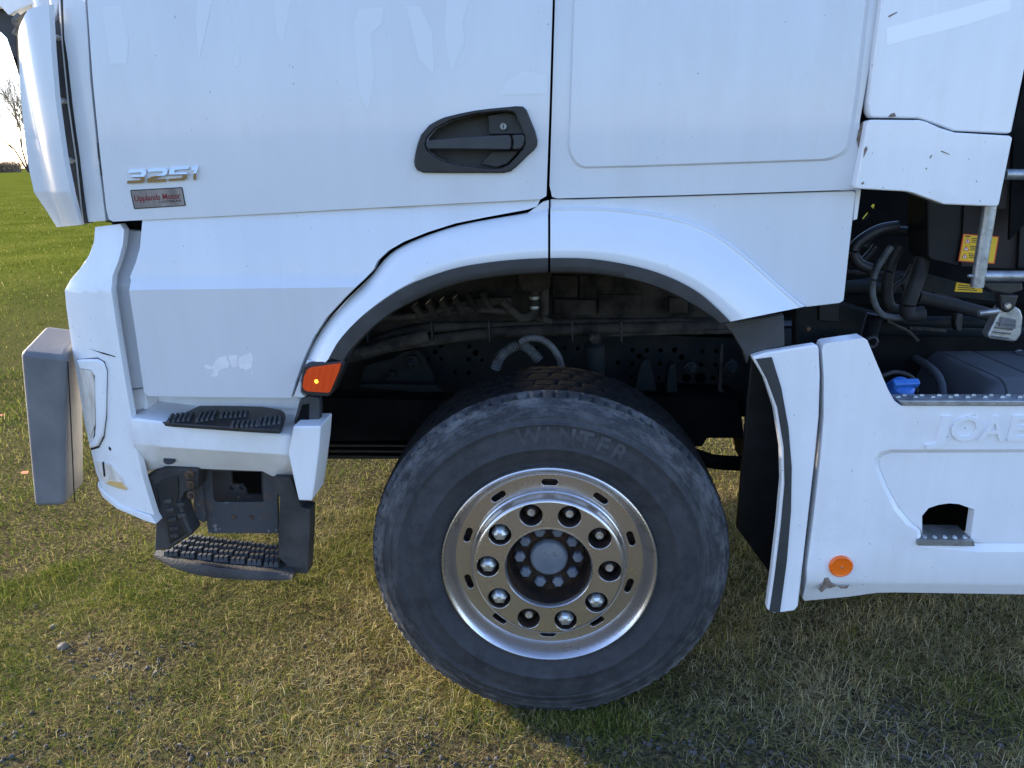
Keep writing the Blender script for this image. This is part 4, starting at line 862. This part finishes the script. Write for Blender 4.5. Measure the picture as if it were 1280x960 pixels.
# ================================================================ inside the arch
YR = .80
rail_pts = [(300, 470), (470, 425), (700, 414), (945, 424), (1100, 420), (1700, 415), (1700, 530), (945, 510), (880, 522), (700, 515), (560, 520), (300, 530)]
hp = []
k5 = lambda a, b: (380+a/4, 330+b/4)
for a, b, r_ in ((755, 540, 2.6), (823, 543, 2.6), (890, 480, 2.4), (823, 478, 2.6), (858, 445, 3.8), (825, 412, 2.6), (688, 475, 2.2), (655, 440, 3), (622, 474, 2.2), (686, 412, 2.2), (1165, 420, 2.6), (1030, 415, 2.4)): hp.append((*k5(a, b), r_))
k6 = lambda a, b: (690+a/4, 330+b/4)
for a, b, r_ in ((62, 423, 2.6), (128, 423, 2.6), (403, 430, 2.9), (474, 432, 2.9), (543, 432, 2.9), (436, 463, 3.6), (330, 494, 2.9), (400, 496, 2.9), (538, 498, 2.8), (613, 430, 3.4), (648, 466, 3.4), (677, 502, 2.8), (746, 503, 2.8), (818, 503, 2.8), (752, 437, 2.8), (822, 437, 2.8), (400, 565, 2.8), (535, 570, 2.4), (672, 570, 5.8), (742, 570, 7), (806, 571, 3.2)): hp.append((*k6(a, b), r_))
def pxcirc(a, b, r_, n=10): return [(a+r_*math.cos(6.2832*i/n), b+r_*math.sin(6.2832*i/n)) for i in range(n)]
rail = slab('chassis_rail', rail_pts, YR, .01, m_dark, T, holes=[pxcirc(*h) for h in hp], bev=0)
ztr = P(700, 414, YR).z
box('rail_flange', (-1.1, YR, ztr), (3.2, YR+.09, ztr+.012), m_dark, rail, bev=.002)
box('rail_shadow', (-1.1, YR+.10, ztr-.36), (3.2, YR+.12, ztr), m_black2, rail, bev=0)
# engine and gearbox mass in the dark
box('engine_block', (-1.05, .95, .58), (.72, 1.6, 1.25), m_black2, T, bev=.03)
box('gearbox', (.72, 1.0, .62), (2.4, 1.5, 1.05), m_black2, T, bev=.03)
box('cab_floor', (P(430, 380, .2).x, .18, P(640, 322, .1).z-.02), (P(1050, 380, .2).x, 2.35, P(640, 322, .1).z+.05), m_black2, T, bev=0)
# dusty heat shields under the cab
for i, (a, b, c, d) in enumerate(((690, 344, 722, 372), (724, 344, 745, 372), (748, 345, 785, 366), (692, 374, 745, 394), (748, 368, 802, 392), (806, 368, 834, 390), (836, 372, 860, 392))):
    slab('heat_shield', [(a, b), (c, b+1), (c, d), (a, d)], .62+.02*(i % 3), .03, m_dusty, T, bev=.004)
slab('shield_back', [(560, 330), (900, 330), (920, 410), (450, 430), (440, 400)], .655, .02, m_dusty, T, bev=0)
for i in range(6):
    a = 514+i*17; slab('radiator_fin', [(a, 384-i*3.2), (a+5, 380-i*3.2), (a+17, 398-i*2.5), (a+12, 402-i*2.5)], .50, .05, m_dusty, T, bev=.002)
slab('fin_frame', [(505, 395), (600, 372), (640, 372), (640, 378), (600, 384), (520, 405)], .52, .03, m_dusty, T, bev=.004)
def ptube(name, pts, r_, m, **k): return tube(name, [P(a, b, y) for a, b, y in pts], r_, m, T, **k)
ptube('pipe', [(425, 450, .45), (470, 437, .52), (540, 425, .58), (620, 416, .6), (720, 412, .6), (800, 410, .6), (900, 408, .62), (960, 408, .62)], .019, m_pipe)
ptube('pipe', [(440, 440, .55), (520, 412, .62), (620, 408, .64), (720, 404, .64), (800, 404, .64), (960, 402, .66)], .017, m_pipe)
ptube('pipe', [(430, 446, .42), (450, 442, .46), (500, 428, .5), (535, 420, .52)], .022, m_pipe)
ptube('cable', [(480, 398, .5), (530, 394, .52), (560, 386, .52), (590, 386, .52), (640, 391, .54), (690, 402, .56)], .010, m_pipe)
ptube('cable', [(640, 412, .6), (700, 416, .6), (760, 418, .6), (830, 416, .6), (940, 414, .6)], .008, m_pipe)
for a in (457, 538, 610, 714, 775):
    slab('pipe_clip', [(a, 402), (a+2, 402), (a+3, 428), (a+1, 428)], .53, .03, m_black, T, bev=.001)
tube('coolant_elbow', [P(a, b, .52) for a, b in ((628, 376), (640, 388), (652, 397), (664, 394), (668, 384), (668, 345))], .0145, m_pipe, T)
tube('coolant_elbow', [P(a, b, .52) for a, b in ((681, 360), (681, 392), (680, 400))], .013, m_pipe, T)
slab('coolant_tank', [(645, 338), (690, 338), (688, 360), (678, 366), (650, 364)], .50, .08, m_dusty, T, bev=.01)
for yy in (372, 384):
    q = P(668, yy, .52); lathe('hose_clamp', [(.0165, -.005), (.0175, 0), (.0165, .005)], q, m_galv, T, seg=18, axis='Z')
tube('corrugated_hose', [P(a, b, .42) for a, b in ((619, 462), (624, 448), (634, 438), (650, 431), (662, 437), (674, 450))], .0155, m_hosel, T, n=46, ribs=1)
tube('air_hose', [P(a, b, .40) for a, b in ((650, 428), (660, 423), (676, 424), (690, 434), (699, 448), (702, 460))], .011, m_hosel, T)
sh = lathe('shock_absorber', [(0, .0), (.02, .0), (.021, -.02), (.034, -.03), (.035, -.20), (.02, -.21), (0, -.21)], P(743, 421, .52), m_dark, T, seg=24, axis='Z')
q = P(743, 423, .50); lathe('shock_bolt', [(0, -.02), (.016, -.02), (.02, -.01), (.02, .02)], q, m_pipe, T, seg=6)
for a, b, c in ((515, 452, .012), (525, 499, .022), (488, 470, .009), (863, 460, .012), (914, 460, .014)):
    q = P(a, b, .6); lathe('frame_bolt', [(0, -.03), (c*.6, -.03), (c*.7, -.02), (c*1.1, -.018), (c*1.2, -.008), (c*1.8, -.005), (c*1.8, .02)], q, m_dark, T, seg=16)
slab('spring_bracket', k5 and [k5(*q) for q in ((490, 440), (570, 430), (600, 470), (650, 560), (640, 640), (420, 640), (410, 600), (280, 590), (300, 510), (450, 470))], .66, .03, m_dark, T, bev=.004)
slab('steering_link', [k5(*q) for q in ((280, 600), (660, 605), (700, 640), (540, 640), (270, 620))], .60, .03, m_dark, T, bev=.004)
for i, (y0, y1) in enumerate(((497, 552), (553, 559), (560, 566), (567, 574))):
    slab('spring_leaf' if i else 'side_member', [(394, y0+(2 if i else 0)), (566, y0+4), (566, y1+(0 if i else -2)), (394, y1)], .50+.012*i, .09, m_black if i else m_black2, T, bev=.003)
slab('damper_tower', [k6(*q) for q in ((455, 480), (485, 480), (505, 540), (525, 640), (410, 640), (430, 540))], .60, .04, m_dark, T, bev=.006)
slab('damper_tower', [k6(*q) for q in ((590, 500), (620, 500), (630, 645), (570, 645), (575, 560))], .62, .05, m_dark, T, bev=.006)
slab('rail_edge', [k6(*q) for q in ((845, 400), (858, 400), (850, 620), (895, 690), (885, 695), (830, 630))], .70, .02, m_pipe, T, bev=.002)
box('axle_beam', (-.12, .32, .40), (.12, 2.2, .56), m_black2, T, bev=.02)
slab('suspension_arm', [(800, 495), (925, 500), (935, 590), (928, 548), (884, 548), (878, 558), (800, 560)], .62, .2, m_black2, T, bev=.01)
ptube('drag_link', [(780, 560, .55), (860, 568, .6), (900, 578, .62), (990, 580, .64)], .026, m_black2)
slab('air_tank', [(985, 440), (1700, 440), (1700, 600), (985, 640)], .45, .6, m_black2, T, bev=.03)
# ================================================================ behind the cab
k2 = lambda a, b: (1040+a/4.3625, 220+b/4.3625)
cabx = slab('crane_cabinet', [k2(*q) for q in ((515, 40), (1400, 40), (1400, 520), (1010, 512), (690, 497), (545, 462), (518, 430))], .22, .12, m_cab, T, bev=.006)
slab('cabinet_panel', [k2(*q) for q in ((725, 40), (1040, 20), (1015, 510), (705, 494))], .212, .006, m_brown, cabx, bev=.002)
slab('cabinet_post', [k2(*q) for q in ((1040, 20), (1100, 20), (1080, 505), (1015, 508))], .20, .02, m_cab, cabx, bev=.004)
slab('brown_guard', [(1246, 262), (1262, 180), (1282, 90), (1300, -20), (1700, -20), (1700, 215), (1262, 215), (1258, 262)], .16, .02, m_brown, T, bev=.003)
slab('dark_guard', [(1268, 150), (1284, 90), (1300, 90), (1300, 260), (1262, 300)], .15, .01, m_black2, T, bev=0)
lab = slab('warning_label', [k2(*q) for q in ((716, 315), (911, 330), (886, 480), (689, 465))], .2105, .002, m_redl, cabx, bev=0)
slab('label_face', [k2(*q) for q in ((722, 321), (904, 335), (880, 473), (696, 459))], .2098, .001, m_yellow, cabx, bev=0)
for i in range(3):
    cy = 352+i*42; cx = 740-i*8
    slab('warning_triangle', [k2(*q) for q in ((cx, cy-16), (cx+17, cy+14), (cx-18, cy+12))], .2092, .001, m_redl, cabx, bev=0)
    slab('triangle_face', [k2(*q) for q in ((cx, cy-9), (cx+10, cy+10), (cx-11, cy+9))], .2086, .001, m_wprint, cabx, bev=0)
    slab('triangle_mark', [k2(*q) for q in ((cx-1.5, cy-4), (cx+2, cy-4), (cx+1, cy+7), (cx-2, cy+7))], .2081, .001, m_ink, cabx, bev=0)
    for j, (o0, o1) in enumerate(((22, 95), (24, 130), (23, 118))):
        yy = cy-14+j*10; slab('print_line', [k2(*q) for q in ((cx+o0, yy), (cx+o1, yy+5), (cx+o1, yy+9), (cx+o0, yy+4))], .2086, .001, m_ink, cabx, bev=0)
slab('print_line', [k2(*q) for q in ((728, 325), (755, 327), (754, 333), (727, 331))], .2086, .001, m_ink, cabx, bev=0)
# galvanised guard rail
tube('guard_rail_post', [P(*k2(862, 150), .06), P(*k2(790, 605), .06)], .0155, m_galv, T, seg=12, smooth_path=False)
tube('guard_rail', [P(*k2(825, 545), .065), P(*k2(1500, 548), .065)], .0135, m_galv, T, seg=12, smooth_path=False)
tube('guard_rail', [P(1256, 218, .065), P(1700, 222, .065)], .0125, m_galv, T, seg=12, smooth_path=False)
tube('rail_pin', [P(*k2(742, 545), .06), P(*k2(775, 545), .06)], .004, m_galv, T, seg=8, smooth_path=False)
slab('lower_label', [k2(*q) for q in ((680, 580), (822, 600), (820, 636), (670, 630))], .30, .004, m_yellow, T, bev=0)
for j in range(3): slab('print_line', [k2(*q) for q in ((690, 592+j*12), (770+10*j, 600+j*11), (770+10*j, 604+j*11), (690, 596+j*12))], .2985, .002, m_ink, T, bev=0)
# frame tops, pipes and hoses
slab('cross_beam', [k2(*q) for q in ((60, 590), (420, 540), (520, 535), (900, 640), (900, 690), (470, 640), (60, 640))], .62, .05, m_dark, T, bev=.004)
slab('frame_cover', [k2(*q) for q in ((60, 520), (520, 530), (520, 545), (60, 540))], .75, .05, m_dusty, T, bev=.004)
slab('dark_backdrop', [k2(*q) for q in ((20, -60), (1700, -60), (1700, 700), (20, 700))], .95, .03, m_black2, T, bev=0, holes=[[k2(*q) for q in ((165, 232), (200, 188), (214, 205), (185, 240))], [k2(*q) for q in ((212, 165), (228, 148), (250, 160), (245, 182), (222, 176))], [k2(*q) for q in ((150, 375), (210, 345), (206, 382), (160, 388))]])  # added black sheet standing in for shade, hides sunlit grass beyond
hz = lambda name, pts, r_, m=m_hose, Y_=.40, **k: tube(name, [P(*k2(a, b), Y_+(0 if len(q) == 2 else q[2])) for q in pts for a, b in [q[:2]]], r_, m, T, **k)
hz('hydraulic_hose', [(325, 385), (280, 450), (240, 520), (220, 600), (228, 680), (262, 745), (330, 772), (420, 765)], .009, m_hosel, .30)
hz('hydraulic_hose', [(370, 380), (325, 470), (302, 570), (302, 660), (325, 715), (380, 730), (440, 722)], .015, m_hose, .34)
hz('hydraulic_hose', [(500, 440), (470, 540), (435, 640), (412, 710), (420, 750), (455, 755), (500, 748)], .021, m_hose, .28)
hz('hydraulic_hose', [(360, 275), (270, 290), (190, 330), (130, 380), (118, 430), (150, 480), (210, 505)], .016, m_black, .32)
hz('hydraulic_hose', [(170, 380), (200, 340), (260, 310), (380, 300), (520, 320)], .014, m_black, .36)
hz('hydraulic_hose', [(130, 420), (150, 470), (200, 430), (240, 380)], .010, m_black, .40)
hz('hydraulic_hose', [(440, 480), (400, 560), (350, 600), (320, 640)], .007, m_black, .38)
hz('hydraulic_hose', [(390, 540), (392, 590), (410, 630), (470, 650)], .008, m_hose, .42)
hz('hydraulic_pipe', [(470, 660), (600, 690), (740, 725), (890, 765)], .020, m_hose, .40)
hz('hydraulic_pipe', [(300, 770), (480, 795), (700, 795), (900, 800)], .018, m_dark, .46)
hz('hydraulic_pipe', [(60, 612), (220, 612), (320, 640)], .022, m_dark, .6)
hz('cable', [(300, 790), (360, 820), (420, 850), (470, 900)], .005, m_pipe, .40)
hz('cable', [(420, 830), (520, 835), (620, 845)], .006, m_pipe, .42)
hz('cable', [(550, 640), (620, 660), (690, 680)], .006, m_dusty, .44)
hz('bellows_hose', [(235, 750), (215, 820), (200, 880)], .022, m_black, .36, n=30, ribs=1)
hz('cable_loop', [(195, 890), (230, 880), (245, 905), (230, 930), (190, 935)], .005, m_black, .25)
slab('frame_plate', [k2(*q) for q in ((-200, 700), (60, 690), (520, 820), (1500, 840), (1500, 925), (560, 905), (380, 890), (200, 900), (-200, 950))], .55, .05, m_dark, T, bev=.01)
slab('pipe_clamp', [k2(*q) for q in ((680, 750), (715, 752), (712, 835), (700, 850), (680, 845), (672, 800))], .36, .03, m_black, T, bev=.004)
slab('hanging_bracket', [k2(*q) for q in ((-70, 680), (40, 690), (38, 800), (-72, 790))], .34, .02, m_cab, T, bev=.004)
q = P(1010, 411, .335); lathe('bracket_bolt', [(0, -.006), (.006, -.005), (.008, 0)], q, m_bolt, T, seg=12)
# grey coupling
cp = slab('coupling', [k2(*q) for q in ((920, 715), (990, 705), (1030, 730), (1043, 770), (1035, 860), (1010, 900), (990, 905), (860, 888), (850, 870), (905, 760))], .10, .035, m_galv, T, bev=.008, seg=3)
for j in range(4):
    y0 = 800+j*24; x0 = 905-j*10
    slab('coupling_rib', [k2(*q) for q in ((x0, y0), (x0+95, y0+12), (x0+94, y0+18), (x0-2, y0+6))], .094, .008, m_guard, cp, bev=.002)
slab('coupling_socket', [k2(*q) for q in ((925, 770), (1005, 785), (1000, 835), (915, 820))], .095, .008, m_guard, cp, r=1.5, bev=.002)
slab('coupling_hinge', [k2(*q) for q in ((915, 640), (1020, 650), (1000, 720), (960, 750), (925, 730))], .09, .03, m_black, cp, bev=.005)
q = P(*k2(958, 708), .088); lathe('hinge_pin', [(0, -.006), (.006, -.006), (.009, 0)], q, m_stud, cp, seg=14)
slab('rail_foot', [k2(*q) for q in ((825, 575), (1040, 580), (1045, 625), (960, 650), (870, 635), (820, 600))], .08, .04, m_black, T, bev=.006)
hz('fitting', [(800, 748), (850, 742), (905, 735)], .008, m_galv, .1)
# plastic cover behind the skirt
zF = P(1254, 480, .10).z
def coverm():
    F_ = P(1258, 478, .10); B_ = PZ(1152, 430, zF+.01); Bx = PZ(1700, 436, zF+.01)
    x1 = 3.0
    rr = 5; rows = []
    prof_ = []
    # cross-section in (y,z): front face up, rounded shoulder, top going back
    for t in range(7):
        w = R(90*t/6); prof_.append((F_.y+.05-.05*math.cos(w), F_.z-.05+.05*math.sin(w)))
    prof_ = [(F_.y, F_.z-.35)]+prof_+[(B_.y, B_.z), (B_.y+.01, B_.z-.1)]
    rows = []
    L = lambda y: F_.x+(B_.x-F_.x)*max(0, min(1, (y-F_.y)/(B_.y-F_.y)))
    end = [(-.075, -.35), (-.03, -.05), (-.012, -.012), (0, 0)]
    rows.append([(L(y)-.10, y+.02, z-.20 if i else z) for i, (y, z) in enumerate(prof_)])
    rows.append([(L(y)-.035, y+.008, z-.030 if i else z) for i, (y, z) in enumerate(prof_)])
    rows.append([(L(y)-.012, y+.002, z-.007 if i else z) for i, (y, z) in enumerate(prof_)])
    rows.append([(L(y), y, z) for y, z in prof_])
    for k, dx in enumerate((.004, .008, .012)): rows.append([(L(y)+dx, y+(.004 if k == 1 else 0), z-(.004 if k == 1 else 0)) for y, z in prof_])
    for dx in (.10, .104, .108): rows.append([(L(y)+dx, y+(.004 if dx == .104 else 0), z-(.004 if dx == .104 else 0)) for y, z in prof_])
    rows.append([(x1, y, z) for y, z in prof_])
    cv = loft('tank_cover', [[Vector(v) for v in r_] for r_ in rows], m_cover, T, ang=45, flip=True)
    c = PZ(1290, 446, zF); lathe('cover_emblem', [(.040, .006), (.042, .012), (.046, .012), (.048, .006)], (c.x, c.y, zF), m_cover, cv, seg=32, axis='Z')
    tube('cover_flange', [(L(F_.y)-.16, F_.y+.0, F_.z-.30), (L(F_.y)-.10, .22, F_.z-.05), (B_.x-.05, B_.y-.02, B_.z-.02)], .012, m_cover, cv)
coverm()
slab('dark_well', [(1030, 420), (1700, 425), (1700, 560), (1030, 700)], .42, .02, m_black2, T, bev=0)
q = P(1124, 489, .12)
tube('filler_neck', [q+Vector((0, .02, -.12)), q+Vector((0, 0, -.03))], .034, m_black, T, seg=20, smooth_path=False)
fc = lathe('filler_cap', [(.0, -.030), (.022, -.030), (.030, -.025), (.034, -.014), (.0345, .0), (.037, .001), (.037, .026), (.034, .03)], (0, 0, 0), m_blue, T, seg=28, loc=q)
cg_ = box('cap_grip', (-.036, -.046, -.010), (.036, -.024, .010), m_blue, fc, bev=.005)
fc.rotation_euler = (R(-52), 0, R(8))
tube('filler_hose', [P(1102, 470, .16), P(1120, 465, .18), P(1140, 472, .18), P(1146, 490, .18)], .006, m_hose, T)
